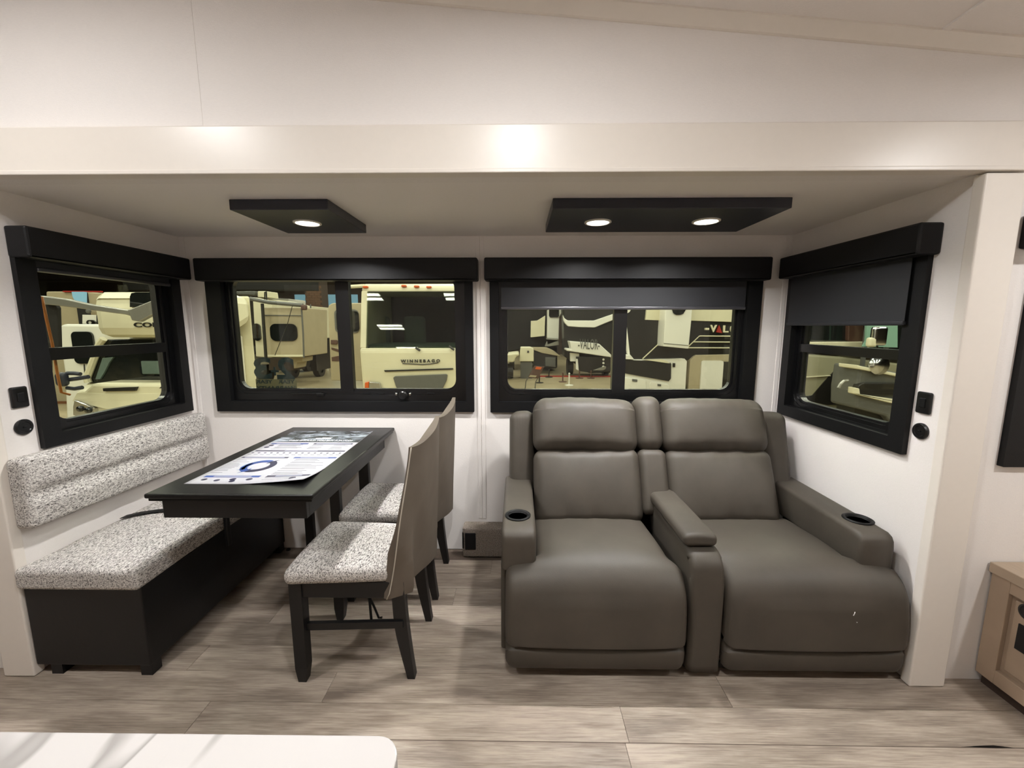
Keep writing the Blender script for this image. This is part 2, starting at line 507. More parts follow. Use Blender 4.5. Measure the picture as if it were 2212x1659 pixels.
# main cabin: header wall over the opening, wall beside it, unseen walls behind the camera
def zceil(x): return 2.362 - 0.0885 * (x + 0.05)
X0, X1, Y0 = -3.3, 2.7, -1.25
header = MB()
header.prism([(X0, YF, ZC), (X1, YF, ZC), (X1, YF, zceil(X1) + .02), (X0, YF, zceil(X0) + .02)], (0, .06, 0))
header = tag(header.build('wall_header', WALL), kind='structure')
for x in (-1.046, 0.112):
    MB().box(x - .014, x + .014, YF - .0009, YF, 1.95, zceil(x)).build('batten', WALL, header)
W5 = (1.755, 2.45, 0.90, 1.68)
mb = MB(); panel_with_hole(mb, lambda m, a, b, c, d: m.box(a, b, YF, YF + .06, c, d), XR + .05, X1, 0.0, ZC, [W5])
tag(mb.build('wall_front_right', WALL), kind='structure')
tag(MB().box(X0, XL - .05, YF, YF + .06, 0, ZC).build('wall_front_left', WALL), kind='structure')
tag(MB().box(X0 - .05, X0, Y0, YF + .06, 0, 2.75).build('wall_far_left', WALL), kind='structure')
tag(MB().box(X1, X1 + .05, Y0, YF + .06, 0, 2.75).build('wall_far_right', WALL), kind='structure')
tag(MB().box(X0, X1, Y0 - .05, Y0, 0, 2.75).build('wall_rear', REARW), kind='structure')
cl = MB().prism([(X0 - .05, Y0 - .05, zceil(X0)), (X1 + .05, Y0 - .05, zceil(X1)), (X1 + .05, Y0 - .05, zceil(X1) + .05), (X0 - .05, Y0 - .05, zceil(X0) + .05)], (0, YF + .06 - Y0 + .05, 0))
main_ceiling = tag(cl.build('ceiling', CEIL), kind='structure')
xs = 1.30
MB().prism([(xs - .012, Y0, zceil(xs) - .003), (xs + .012, Y0, zceil(xs) - .004), (xs + .012, Y0, zceil(xs) + .01), (xs - .012, Y0, zceil(xs) + .01)], (0, YF - Y0, 0)).build('batten', CEIL, main_ceiling)
# cove strip between header wall and sloping ceiling
mb = MB()
mb.loft([[(x, YF - .004, zceil(x) - .036), (x, YF - .010, zceil(x) - .034), (x, YF - .036, zceil(x) - .004), (x, YF - .036, zceil(x) + .004), (x, YF, zceil(x) + .004), (x, YF, zceil(x) - .036)] for x in (X0, X1)])
tag(mb.build('trim_1', TRIM), kind='structure')
# fascia over the opening with its bead, and the two flange posts
fas = tag(MB().prism([(X0, 1.400, 1.850), (X0, 1.400, 1.979), (X0, 1.405, 1.984), (X0, 1.428, 1.992), (X0, YF, 1.992), (X0, YF, 1.850)], (X1 - X0, 0, 0)).build('trim_2', TRIM), kind='structure')
MB().box(X0, X1, 1.396, YF, 1.836, 1.850, .003).build('bead', TRIM, fas)
tag(MB().box(-1.995, -1.874, 1.402, YF, 0.0, 1.831, .006, 3).build('trim_3', TRIM), kind='structure')
tag(MB().box(1.481, 1.613, 1.402, YF, 0.0, 1.831, .006, 3).build('trim_4', TRIM), kind='structure')

# floor: a base with single planks on it
floor = tag(MB().box(X0 - .05, X1 + .05, Y0 - .05, YB + .05, -.05, -.004).build('floor', SUBFLOOR), kind='structure')
ROW, LEN = 0.132, 1.48
pl_cache = {}
ROWX = {0: 0.362, -1: 0.354, 1: -0.708}
y_edge = 1.308
k = -19
while y_edge - ROW + (k + 1) * ROW < YB - 0.001:
    y1 = y_edge + k * ROW; y0 = y1 - ROW
    y1c = min(y1, YB)
    if y1c - y0 > 0.01 and y1c > Y0:
        y0c = max(y0, Y0)
        start = ROWX.get(k, (k * 0.5573 * LEN) % LEN)
        if k == 1: start = -0.708
        if k == 0: start = 0.368
        x = start - LEN * math.ceil((start - X0) / LEN)
        while x < X1:
            a, b = max(x, X0), min(x + LEN, X1)
            if b - a > 0.02 and not (y0c > YF + .06 and (b < XL or a > XR)):
                key = (round(b - a, 3), round(y1c - y0c, 3))
                if key not in pl_cache:
                    L, Wd = key
                    o = MB().box(0.0006, L - .0006, .0006, Wd - .0006, -.004, 0.0, .0005, 1).build('plank', PLANK)
                    pl_cache[key] = o.data
                else:
                    o = bpy.data.objects.new('plank', pl_cache[key]); COL.objects.link(o)
                o.location = (a, y0c, 0); o.parent = floor
            x += LEN
    k += 1
MB().box(X0, X1, 1.1745, 1.1772, -.004, .0005).build('seam_strip', SUBFLOOR, floor)
# a chipped plank edge near the cabinet
MB().prism([(1.44, 1.1775, .0006), (1.50, 1.182, .0006), (1.55, 1.184, .0006), (1.61, 1.1765, .0006), (1.55, 1.1745, .0006), (1.49, 1.1755, .0006)], (0, 0, -.002)).build('chipped_edge', GLOSSBLACK, floor)

# carpeted step along the back wall
step = thing('carpeted_step', (0.6, 2.30, 0), 'low grey carpeted step along the wall behind the sofa', 'step')
def st(u, v, w_, p): return (p.x, p.y, p.z + 0.002 * math.sin(40 * p.x))
MB().rbox((0.585, 2.303, 0.091), (0.905, 0.047, 0.091), 0.012, fl=10, kc=2, fn=st).build('carpet', CARPET, step, True)
MB().box(-0.305, -0.242, 2.248, 2.257, 0.055, 0.155, .003).build('black_cover_plate', BLACK, step)
MB().box(-0.322, -0.24, 2.257, 2.350, 0.055, 0.155, .003).build('cover_box', BLACK, step)

# ------------------------------------------------------------------ windows
def make_window(name, to, outer, trim_in, glass, bar, vertical):
    wn = thing(name, to((outer[0] + outer[1]) / 2, outer[2], 0), kind='structure')
    MB().ring(outer, trim_in, .003, .003, to, -.020, 0.012).build('trim_frame', BLACK, wn)
    q = (trim_in[0] - .012, trim_in[1] + .012, trim_in[2] - .012, trim_in[3] + .012)
    gi = lambda e: (glass[0] - e, glass[1] + e, glass[2] - e, glass[3] + e)
    f = MB()
    f.ring(q, gi(.030), .004, .075, to, .010, .016)
    f.ring(gi(.036), gi(.012), .08, .062, to, .014, .024)
    f.ring(gi(.020), gi(0), .07, .055, to, .022, .052)
    f.build('sash_frame', GLOSSBLACK, wn)
    e = .012
    a, b = bar
    def pane(u0, u1, v0, v1, d):
        m = MB(); P = [to(u, v, dd) for dd in (d, d + .004) for u, v in ((u0, v0), (u1, v0), (u1, v1), (u0, v1))]
        m.add(P, [(0, 1, 2, 3), (7, 6, 5, 4), (0, 4, 5, 1), (1, 5, 6, 2), (2, 6, 7, 3), (3, 7, 4, 0)]); return m.build('pane', GLASS, wn)
    def bar_box(u0, u1, v0, v1, d0, d1):
        P = [to(u, v, d) for d in (d0, d1) for u, v in ((u0, v0), (u1, v0), (u1, v1), (u0, v1))]
        return MB().add(P, [(3, 2, 1, 0), (4, 5, 6, 7), (0, 1, 5, 4), (1, 2, 6, 5), (2, 3, 7, 6), (3, 0, 4, 7)]).build('mullion', GLOSSBLACK, wn)
    if vertical:
        bar_box(a, b, glass[2] - .02, glass[3] + .02, .012, .05)
        pane(glass[0] - e, a + .004, glass[2] - e, glass[3] + e, .036); pane(b - .004, glass[1] + e, glass[2] - e, glass[3] + e, .030)
    else:
        bar_box(glass[0] - .02, glass[1] + .02, a, b, .012, .05)
        pane(glass[0] - e, glass[1] + e, glass[2] - e, a + .004, .030); pane(glass[0] - e, glass[1] + e, b - .004, glass[3] + e, .036)
    return wn
toB = lambda u, v, d: (u, YB + d, v)
toL = lambda u, v, d: (XL - d, u, v)
toR = lambda u, v, d: (XR + d, u, v)
toF = lambda u, v, d: (u, YF + d, v)
w2 = make_window('window_2', toB, (-1.748, -.250, .858, 1.70), (-1.662, -.296, .917, 1.655), (-1.620, -.358, .987, 1.62), (-1.031, -.956), True)
w3 = make_window('window_3', toB, (-.156, 1.347, .856, 1.70), (-.107, 1.272, .917, 1.655), (-.058, 1.225, .985, 1.62), (.545, .619), True)
w1 = make_window('window_1', toL, (1.553, 2.306, .870, 1.70), (1.619, 2.252, .922, 1.655), (1.640, 2.190, .960, 1.60), (1.212, 1.262), False)
w4 = make_window('window_4', toR, (1.552, 2.323, .860, 1.70), (1.619, 2.266, .917, 1.655), (1.640, 2.215, .955, 1.60), (1.215, 1.256), False)
w5 = make_window('window_5', toF, (1.713, 2.48, .857, 1.70), (1.775, 2.42, .917, 1.655), (1.80, 2.39, .987, 1.60), (2.06, 2.12), True)
# latch and lock knob on the sill of the left rear window, drain slots
lt = MB().box(-1.325, -1.14, 2.352, 2.362, .957, .965, .002); lt.box(-1.17, -1.125, 2.345, 2.362, .945, .962, .003)
o = lt.build('latch', GLOSSBLACK, w2)
MB().lathe([(.001, 0), (.027, .001), (.027, .012), (.020, .016), (.020, .022), (.001, .023)], (-.665, 2.362, .949), (0, -1, 0), 20).build('lock_knob', GLOSSBLACK, w2)
for x in (-.705, -.625): MB().box(x - .006, x + .006, 2.353, 2.362, .951, .964, .002).build('bracket', CHROME, w2)
for x in (-.88, -.80, -.505, .02):
    MB().box(x - .022, x + .022, 2.358, 2.3655, .959, .964, .001).build('drain_slot', BLACK, w2 if x < -.3 else w3)

# sticker on the outer face of the left rear window, read from outside
stk = thing('window_sticker', (-1.42, 2.40, .99), 'teal 2+3 year sticker on left rear window pane, seen reversed', 'sticker')
def sk(s, xr, z, h, m, wid=None): text(s, m, stk, (xr, YB + .0415, z), (1, 0, 0), (0, 0, 1), h, .0008, 'lettering', wid, mirror=True, bold=.03)
sk('2', -1.312, 1.040, .128, STICKER, .106); sk('3', -1.447, 1.040, .128, STICKER, .106); sk('+', -1.405, 1.062, .050, STICKER, .048)
sk('YEAR', -1.315, 1.014, .022, STICKER, .098); sk('YEAR', -1.447, 1.014, .022, STICKER, .098); sk('WARRANTY', -1.312, .975, .024, STICKER, .235)
MB().box(-1.548, -1.305, YB + .0425, YB + .0429, .972, 1.040).build('backing', STICKBACK, stk)

# ------------------------------------------------------------------ roller blinds
def blind(label, to, u0, u1, z0, z1, dep, shade=None, shd=.014):
    b = thing('roller_blind', to((u0 + u1) / 2, z0, 0), label, 'blind', 'black roller blinds over the windows')
    def tr(mb_):
        mb_.v = [tuple(to(x, z, -y)) for x, y, z in mb_.v]; return mb_
    m = MB(); m.prism([(u0, 0, z0), (u0, dep, z0), (u0, dep, z0 + .012), (u0, dep, z1), (u0, 0, z1)], (u1 - u0, 0, 0), .008)
    tr(m).build('valance', VALANCE, b)
    if shade:
        s0, s1, sb = shade
        tr(MB().box(s0, s1, shd - .001, shd + .001, sb, z0 + .03)).build('shade', SHADE, b)
        tr(MB().box(s0 - .002, s1 + .002, shd - .008, shd + .008, sb - .012, sb + .006, .005)).build('hem_bar', BARMETAL if sb > 1.4 else SHADE, b)
    return b
blind('black roller blind, raised high over left rear window', toB, -1.755, -.217, 1.594, 1.714, .084)
blind('black roller blind, short grey shade down over rear window above the sofa', toB, -.180, 1.353, 1.594, 1.714, .084, (-.092, 1.262, 1.452), .010)
blind('black roller blind, raised, above the upholstered bench on left wall', toL, 1.547, 2.314, 1.602, 1.716, .084, (1.628, 2.25, 1.572), .006)
blind('black roller blind, shade half down over right side window', toR, 1.526, 2.314, 1.602, 1.712, .084, (1.600, 2.282, 1.364), .030)
blind('black roller blind on the front wall above the wooden cabinet', toF, 1.66, 2.55, 1.602, 1.712, .084)

# ------------------------------------------------------------------ wall plates
def plates(to, y, z1, z2, where, sgn):
    t = thing('wall_socket', to(y, z1, 0), 'square black wall switch plate beside the %s' % where, 'socket')
    def tr(mb_): mb_.v = [tuple(to(a, c, -b)) for a, b, c in mb_.v]; return mb_
    tr(MB().rbox((y, .004, z1), (.027, .007, .040), .0068, fl=3, kc=3)).build('plate', GLOSSBLACK, t, True)
    tr(MB().box(y - .012, y + .012, .009, .014, z1 - .018, z1 + .018, .003)).build('rocker', BLACK, t)
    t = thing('round_outlet', to(y, z2, 0), 'round black outlet below the square plate beside the %s' % where, 'outlet')
    tr(MB().lathe([(.030, 0), (.030, .006), (.026, .010), (.020, .010), (.018, .007), (.001, .007)], (y, 0, z2), (0, 1, 0), 28)).build('bezel', GLOSSBLACK, t)
    tr(MB().box(y - .006, y + .006, .006, .010, z2 - .003, z2 + .003, .001)).build('button', BLACK, t)
plates(toL, 1.508, 1.084, .969, 'left side window', 1)
plates(toR, 1.508, 1.071, .965, 'right side window', -1)

# ------------------------------------------------------------------ ceiling fittings of the slide-out
def fitting(x0, x1, y0, y1, lamps, label):
    t = thing('ceiling_light', ((x0 + x1) / 2, (y0 + y1) / 2, ZC), label, 'light')
    MB().box(x0, x1, y0, y1, 1.80, ZC, .003, 2).build('panel', FITBLACK, t)
    for x, y in lamps:
        r = MB().lathe([(.058, 0), (.058, -.004), (.050, -.007), (.047, -.004), (.047, 0)], (x, y, 1.80), n=28).build('trim_ring', RINGM, t, True)
        MB().lathe([(.047, -.001), (.046, -.0045), (.03, -.0060), (.001, -.0065)], (x, y, 1.80), n=28).build('lens', LAMPGLOW, r, True)
FITBLACK = mat('black fitting laminate', S(28, 30, 40), 0.35, nscale=30, var=0.05)
RINGM = mat('white lamp ring', S(230, 225, 215), 0.4)
fitting(-1.128, -.740, 1.676, 2.090, [(-.923, 1.876)], 'square black ceiling light with one lamp above the table')
fitting(.135, 1.055, 1.678, 2.085, [(.349, 1.881), (.813, 1.870)], 'long black ceiling light with two lamps above the sofa')

# ------------------------------------------------------------------ theatre sofa
sofa = thing('recliner_sofa', (0.71, 1.8, 0), 'taupe two seat reclining sofa with centre console and cup holders', 'sofa')
def seat_pad(xl_f, xr_f, xl_b, xr_b):
    ctrl = [(1.93, .30), (1.93, .40), (1.90, .428), (1.80, .437), (1.68, .445), (1.58, .445), (1.51, .430), (1.455, .396), (1.422, .345), (1.408, .285), (1.402, .22), (1.402, .165),
            (1.406, .148), (1.420, .138), (1.408, .127), (1.406, .10), (1.412, .062), (1.428, .040), (1.47, .034), (1.70, .036), (1.88, .10), (1.93, .22)]
    P = crom(ctrl + [ctrl[0]], 4)[:-1]
    n = len(P); N = []
    for i in range(n):
        (ya, za), (yb, zb) = P[i - 1], P[(i + 1) % n]
        d = Vector((yb - ya, zb - za)); d.normalize(); N.append((-d.y, d.x))
    # orientation: make N point inwards
    cyy = sum(p[0] for p in P) / n; czz = sum(p[1] for p in P) / n
    i0 = max(range(n), key=lambda i: P[i][1])
    if N[i0][1] > 0: N = [(-a, -b) for a, b in N]
    r = 0.038; secs = []
    us = [0.0, .12, .3, .55, .8, 1.0]
    S_ = [(r * (1 - math.cos(u * math.pi / 2)), r * (1 - math.sin(u * math.pi / 2))) for u in us]
    rows = [(0, e, d) for e, d in S_] + [(s, None, 0) for s in [i / 12 for i in range(1, 12)]] + [(1, e, d) for e, d in S_[::-1]]
    for side, e, d in rows:
        sec = []
        for (y, z), (ny, nz) in zip(P, N):
            k = min(1, max(0, (y - 1.49) / .07)); k = k * k * (3 - 2 * k)
            a = xl_f + (xl_b - xl_f) * k; b = xr_f + (xr_b - xr_f) * k
            if e is not None: x = a + e if side == 0 else b - e
            else: x = a + r + (b - a - 2 * r) * side
            s = (x - a) / (b - a)
            puff = 0.014 * (1 - (2 * s - 1) ** 2) if e is None else 0
            groove = 1.0
            zz, yy = z + nz * d, y + ny * d
            if z > .33 and y < 1.92: zz += puff
            elif y < 1.45 and z > .15: yy -= puff * .8
            sec.append((x, yy, zz))
        secs.append(sec)
    return MB().loft(secs)
seat_pad(-.045, .645, .078, .608).build('seat_cushion', LEATHER, sofa, True)
seat_pad(.787, 1.474, .742, 1.322).build('seat_cushion', LEATHER, sofa, True)
LEAN = math.radians(24)
def back_mat(x, y, z, lean=LEAN):
    return Matrix.Translation((x, y, z)) @ Matrix.Rotation(-lean, 4, 'X')
def cushion(name, x0, x1, y, z0, z1, thick, r, bulge, seed=0, par=None, lean=LEAN, tuck=(0, 0)):
    """upholstered panel; (y, z0) is the lower front edge line of the leaning plane"""
    L = (z1 - z0) / math.cos(lean)
    def fn(u, v, w_, p):
        q = p.copy()
        if v < 0:
            q.y -= bulge * (1 - u * u) ** .8 * (1 - w_ * w_) ** .7 * (-v)
        # soft gathers near the upper and lower seams
        g = max(0, abs(w_) - .45) / .55
        q.y += min(1, (x1 - x0) / .5) ** 2 * (.004 * math.sin(u * 13 + seed) + .0025 * math.sin(u * 27 + 2 * seed)) * g * (1 - u ** 4)
        q.z += (.004 * math.sin(u * 2.2 + seed)) * g
        q.z -= tuck[0] * u * u if w_ > .5 else 0
        return q
    M = back_mat((x0 + x1) / 2, y, z0, lean)
    return MB().rbox((0, thick / 2, L / 2), ((x1 - x0) / 2, thick / 2, L / 2), r, fl=24, kc=6, fn=fn, M=M).build(name, LEATHER, par or sofa, True)
YS = lambda z, y0=1.845: y0 + (z - .43) * math.tan(LEAN)
for i, (x0, x1) in enumerate(((.083, .612), (.742, 1.268))):
    cushion('back_cushion', x0, x1, 1.848, .415, .748, .16, .05, .038, i)
    cushion('headrest', x0 - .002, x1 + .002, YS(.735) - .004, .732, 1.000, .165, .068, .034, i + 3, tuck=(.012, 0))
cushion('console_back', .606, .748, YS(.45) + .02, .45, .742, .15, .035, .012, 8)
cushion('console_headrest', .606, .748, YS(.735) + .018, .737, 1.005, .15, .06, .016, 5)
cushion('back_wing', -.042, .092, 2.03, .50, .905, .12, .045, .004, 1, lean=math.radians(16))
cushion('back_wing', 1.262, 1.425, 2.03, .50, .905, .12, .045, .004, 2, lean=math.radians(16))
MB().rbox((.70, 2.225, .47), (.71, .03, .37), .025, fl=4, kc=2).build('back_shell', LEATHER, sofa, True)
# arms with side panels and cup holders
for nm, x0, x1, px in (('arm', -.062, .075, -1), ('arm', 1.325, 1.458, 1)):
    P = [(1.500, .402), (1.500, .505), (1.503, .530), (1.512, .546), (1.530, .555), (1.60, .557), (2.05, .562), (2.10, .562), (2.10, .402)]
    secs = []
    r = .018
    for u in (0, .25, .5, .75, 1):
        secs.append((x0 + r * (1 - math.cos(u * math.pi / 2)), r * (1 - math.sin(u * math.pi / 2))))
    rows = secs + [(x0 + x1 - a, d) for a, d in secs[::-1]]
    cy, cz = 1.8, .48
    L = []
    for x, d in rows:
        L.append([(x, y + (d if y < 1.6 else 0), z - (d if z > .5 else 0) + (d if z < .45 else 0)) for y, z in P])
    arm = MB().loft(L).build('arm', LEATHER, sofa, True)
    cx, cyc = (x0 + x1) / 2 - (.004 if px < 0 else -.020), 1.648 if px < 0 else 1.632
    cut = MB().lathe([(.043, -.09), (.043, .05)], (cx, cyc, .557), n=32)
    carve(arm, cut)
    arm.data.polygons.foreach_set('use_smooth', [True] * len(arm.data.polygons))
    try:
        for e in arm.data.edges: pass
        arm.data.set_sharp_from_angle(angle=math.radians(38))
    except Exception: pass
    cup = MB().lathe([(.030, -.078), (.041, -.078), (.0425, -.004), (.040, .0), (.038, -.070), (.001, -.072)], (cx, cyc, .5575), n=32)
    cup.build('cup_holder', CUPSHADE, arm, True)
    MB().lathe([(.0405, -.006), (.043, -.003), (.054, 0), (.054, .003), (.047, .0065), (.0405, .002), (.0395, -.006)], (cx, cyc, .5575), n=32).build('cup_rim', BLACK, arm, True)
    if px < 0: MB().rbox((-.053, 1.83, .222), (.012, .30, .192), .010, fl=6, kc=2).build('side_panel', LEATHER, sofa, True)
    else: MB().rbox((1.446, 1.83, .222), (.012, .30, .192), .010, fl=6, kc=2).build('side_panel', LEATHER, sofa, True)
# console
P = crom([(1.424, .032), (1.422, .18), (1.424, .34), (1.430, .425), (1.447, .472), (1.485, .497), (1.55, .503), (1.75, .506), (1.96, .508)], 4) + [(1.98, .40), (1.98, .05)]
rows = []
for u in (0, .2, .45, .7, 1): rows.append((.655 + .025 * (1 - math.cos(u * math.pi / 2)), .025 * (1 - math.sin(u * math.pi / 2))))
rows = rows + [(.655 + .782 - a, d) for a, d in rows[::-1]]
secs = []
for x, d in rows: secs.append([(x, y + (d if z < .49 else d * .2) * (1 if y < 1.6 else 0), z - (d if z > .42 else 0)) for y, z in P])
con = MB().loft(secs).build('console', LEATHER, sofa, True)
def lid(u, v, w_, p):
    return (p.x, p.y, p.z + (.006 * (1 - u * u) if w_ > 0 else 0))
MB().rbox((.708, 1.725, .529), (.066, .232, .024), .020, fl=8, kc=4, fn=lid).build('console_lid', LEATHER, sofa, True)
MB().tube(crom([(.651, 1.52, .5215), (.651, 1.72, .5215), (.651, 1.93, .5215)], 3), .0018, 6).build('lid_seam', LEATHER, sofa, True)
# dark mechanism and feet under the sofa
mb = MB().box(.03, .62, 1.47, 2.15, .012, .036); mb.box(.80, 1.40, 1.47, 2.15, .012, .036); mb.box(.66, .775, 1.47, 2.1, .012, .034)
mb.build('base_frame', BLACKWOOD, sofa)
for x, y in ((.06, 1.50), (.60, 1.50), (.83, 1.50), (1.37, 1.50), (.06, 2.1), (.60, 2.1), (.83, 2.1), (1.37, 2.1)):
    MB().lathe([(.022, 0), (.022, .014), (.018, .016)], (x, y, 0), n=12).build('foot', BLACKWOOD, sofa)
# bits of white lint on the right seat front
lint = thing('lint', (1.23, 1.39, .30), 'tiny white lint thread stuck on right sofa seat front', 'lint')
MB().tube([(1.232, 1.3885, .318), (1.230, 1.3875, .311), (1.2265, 1.387, .304)], .0013, 6).build('thread', INKWHITE, lint, True)
MB().rbox((1.243, 1.3875, .277), (.0016, .0014, .0012), .001, fl=1, kc=2).build('speck', INKWHITE, lint)

# ------------------------------------------------------------------ bench along the left wall
bench = thing('bench', (-1.64, 1.87, 0), 'black box bench with grey white tweed seat along left wall', 'bench')
MB().box(-1.870, -1.421, 1.412, 2.345, .044, .372, .004, 2).build('base', BLACKWOOD, bench)
for x, y in ((-1.80, 1.44), (-1.444, 1.438), (-1.80, 2.31), (-1.444, 2.31)):
    MB().prism([(x - .022, y - .022, .046), (x + .022, y - .022, .046), (x + .022, y + .022, .046), (x - .022, y + .022, .046)], (0, 0, -.046)).build('leg', BLACKWOOD, bench)
def bseat(u, v, w_, p):
    q = p.copy()
    if w_ > 0: q.z += .010 * (1 - u * u) * (1 - v ** 6) + .002 * math.sin(p.y * 23)
    q.x += .004 * math.sin(p.y * 9) if u > .8 else 0
    return q
MB().rbox((-1.641, 1.862, .413), (.231, .476, .041), .020, fl=14, kc=4, fn=bseat).build('seat_cushion', TWEED, bench, True)
bb = thing('wall_cushion', (-1.84, 1.865, .585), 'grey white tweed back pad mounted on left wall above the bench', 'cushion')
def bback(u, v, w_, p):
    q = p.copy()
    if u > 0:
        ch = math.exp(-((p.z - (-.005)) / .024) ** 2)
        puff = .016 * (1 - min(1, abs((p.z + .005) / .14)) ** 2.2)
        fade = min(1, (1 - abs(v)) * 6)
        q.x += puff * fade - .024 * ch * fade + .0045 * math.sin(p.y * 34) * fade * (ch + .3)
    q.z -= .012 * v * 0.6
    return q
MB().rbox((-1.848, 1.880, .722), (.036, .454, .138), .022, fl=22, kc=4, fn=bback).build('back_pad', TWEED, bb, True)
for y in (1.55, 2.2): MB().box(-1.8848, -1.875, y - .03, y + .03, .66, .78).build('bracket', BLACK, bb)
strap = thing('seat_belt', (-1.8, 1.9, .46), 'flat black belt lying at rear of the tweed bench seat', 'strap')
MB().loft([[(x, y - .018, z), (x, y + .018, z), (x, y + .018, z + .003), (x, y - .018, z + .003)] for x, y, z in
           [(-1.845, 1.80, .4635), (-1.80, 1.83, .4665), (-1.74, 1.855, .4675), (-1.66, 1.87, .468), (-1.58, 1.875, .4675), (-1.50, 1.878, .4665)]]).build('webbing', BLACK, strap)

# ------------------------------------------------------------------ table and poster
tb = thing('dining_table', (-1.02, 1.855, 0), 'black wooden dining table with deep apron between bench and chairs', 'table')
TZ = .762
prof = [(0, 0), (.004, .006), (.004, .010), (0, .016), (.001, .018), (.004, .021), (.004, .026), (0, .030)]
MB().box(-1.322, -.720, 1.369, 2.347, .744, TZ, .006, 3).build('table_top', TABLEWOOD, tb)
MB().box(-1.314, -.728, 1.377, 2.340, .732, .744, .003, 2).build('edge_moulding', TABLEWOOD, tb)
ap = MB(); ap.box(-1.284, -.760, 1.398, 1.418, .660, .733, .002); ap.box(-1.284, -.760, 2.26, 2.28, .660, .733, .002)
ap.box(-1.284, -1.264, 1.418, 2.26, .660, .733, .002); ap.box(-.780, -.760, 1.418, 2.26, .660, .733, .002); ap.box(-1.264, -.780, 1.418, 2.26, .715, .733)
ap.build('apron', BLACKWOOD, tb)
for x, y, ww in ((-.868, 1.865, .024), (-.868, 2.235, .028), (-1.20, 2.235, .024)):
    MB().box(x - ww, x + ww, y - .016, y + .016, 0, .716, .003).build('leg', BLACKWOOD, tb)
MB().box(-1.404, -1.388, 1.838, 1.862, .30, .70, .003).build('leg', BLACKWOOD, tb)
MB().box(-1.408, -1.264, 1.840, 1.860, .69, .714, .003).build('bracket', BLACKWOOD, tb)

pz = TZ + .0008
poster = thing('poster', (-1.03, 1.86, TZ), 'white printed sales poster lying on the black table', 'poster')
nx, ny = 14, 22; vs, fs = [], []
def pxy(s, t):  # s across, t from near to far
    x0 = -1.255 + (-1.260 + 1.255) * t; x1 = -.800 + (-.815 + .800) * t
    return x0 + (x1 - x0) * s, 1.466 + (2.252 - 1.466) * t
def pzz(s, t):
    d = max(0, (s - .45) / .55) * max(0, (0.22 - t) / .22)
    return pz + .020 * d ** 1.4
for j in range(ny + 1):
    for i in range(nx + 1):
        s, t = i / nx, j / ny; x, y = pxy(s, t); vs.append((x, y, pzz(s, t)))
n = len(vs); vs += [(x, y, z - .0006) for x, y, z in vs]
for j in range(ny):
    for i in range(nx):
        a = j * (nx + 1) + i; q = (a, a + 1, a + nx + 2, a + nx + 1); fs += [q, tuple(i_ + n for i_ in q[::-1])]
for i in range(nx):
    a = ny * (nx + 1) + i; fs += [(i + 1, i, i + n, i + 1 + n), (a, a + 1, a + 1 + n, a + n)]
for j in range(ny):
    a = j * (nx + 1); b = a + nx; fs += [(a, a + nx + 1, a + nx + 1 + n, a + n), (b + nx + 1, b, b + n, b + nx + 1 + n)]
MB().add(vs, fs).build('sheet', PAPER, poster, True)
def quadp(mb_, s0, s1, t0, t1, lift=.0004, nn=4):
    for k in range(nn):
        a, b = s0 + (s1 - s0) * k / nn, s0 + (s1 - s0) * (k + 1) / nn
        P = [(*pxy(s, t), pzz(s, t) + lift) for s, t in ((a, t0), (b, t0), (b, t1), (a, t1))]
        P2 = [(x, y, z - .0002) for x, y, z in P]
        mb_.add(P + P2, [(0, 1, 2, 3), (7, 6, 5, 4), (0, 4, 5, 1), (1, 5, 6, 2), (2, 6, 7, 3), (3, 7, 4, 0)])
m = MB(); quadp(m, .002, .998, .715, .999); m.build('picture_header', PHOTO, poster)
def ptext(s, s0, t0, h, wid, mt): 
    x, y = pxy(s0, t0); return text(s, mt, poster, (x, y, pzz(s0 + .1, t0) + .0012), (1, 0, 0), (0, 1, 0), h, .0002, 'lettering', wid, bold=.015)
ptext('WHY SHOULD YOU BUY A JAYCO?', .17, .735, .022, .33, INKWHITE)
m = MB(); quadp(m, .44, .62, .800, .812, .0006); quadp(m, .50, .62, .822, .828, .0006); m.build('white_mark', INKWHITE, poster)
PALEINK = mat('pale lettering ink', S(132, 136, 156), 0.5)
for mt, nm, s0, s1, t0, t1, pa, pb_ in ((INKBLUE, 'blue_bar', .04, .46, .668, .690, .10, .37), (INKNAVY, 'navy_bar', .52, .96, .668, .690, .55, .94), (INKNAVY, 'navy_bar', .03, .98, .515, .535, .34, .69),
                               (INKNAVY, 'navy_bar', .03, .50, .388, .410, .06, .46), (INKBLUE, 'blue_bar', .555, .98, .388, .410, .62, .90), (INKBLUE, 'blue_bar', .05, .535, .085, .110, .13, .46), (INKNAVY, 'navy_bar', .59, .97, .085, .110, .67, .90)):
    m = MB(); quadp(m, s0, s1, t0, t1); bar_ = m.build(nm, mt, poster)
    m = MB(); quadp(m, pa, pb_, t0 + .005, t1 - .005, .0006); m.build('pale_lettering', PALEINK, bar_)
g = MB(); random.seed(3)
for a, b, t0, t1, st_ in ((.16, .46, .56, .655, .014), (.53, .72, .56, .655, .016), (.77, .96, .56, .655, .016), (.03, .20, .14, .37, .016), (.60, .97, .12, .37, .015), (.60, .92, .03, .075, .014)):
    t = t1
    while t > t0:
        e = b - (b - a) * random.uniform(.02, .45)
        quadp(g, a, e, t - .0038, t, nn=2); t -= st_ * (1.0 if random.random() > .25 else 1.8)
ic = MB()
for k in range(15):
    s = .045 + k * .065; x, y = pxy(s, .485)
    ic.lathe([(.006, 0), (.006, .0003)], (x, y, pzz(s, .485) + .0002), n=8)
    quadp(g, s - .02, s + .02, .45, .455, nn=1)
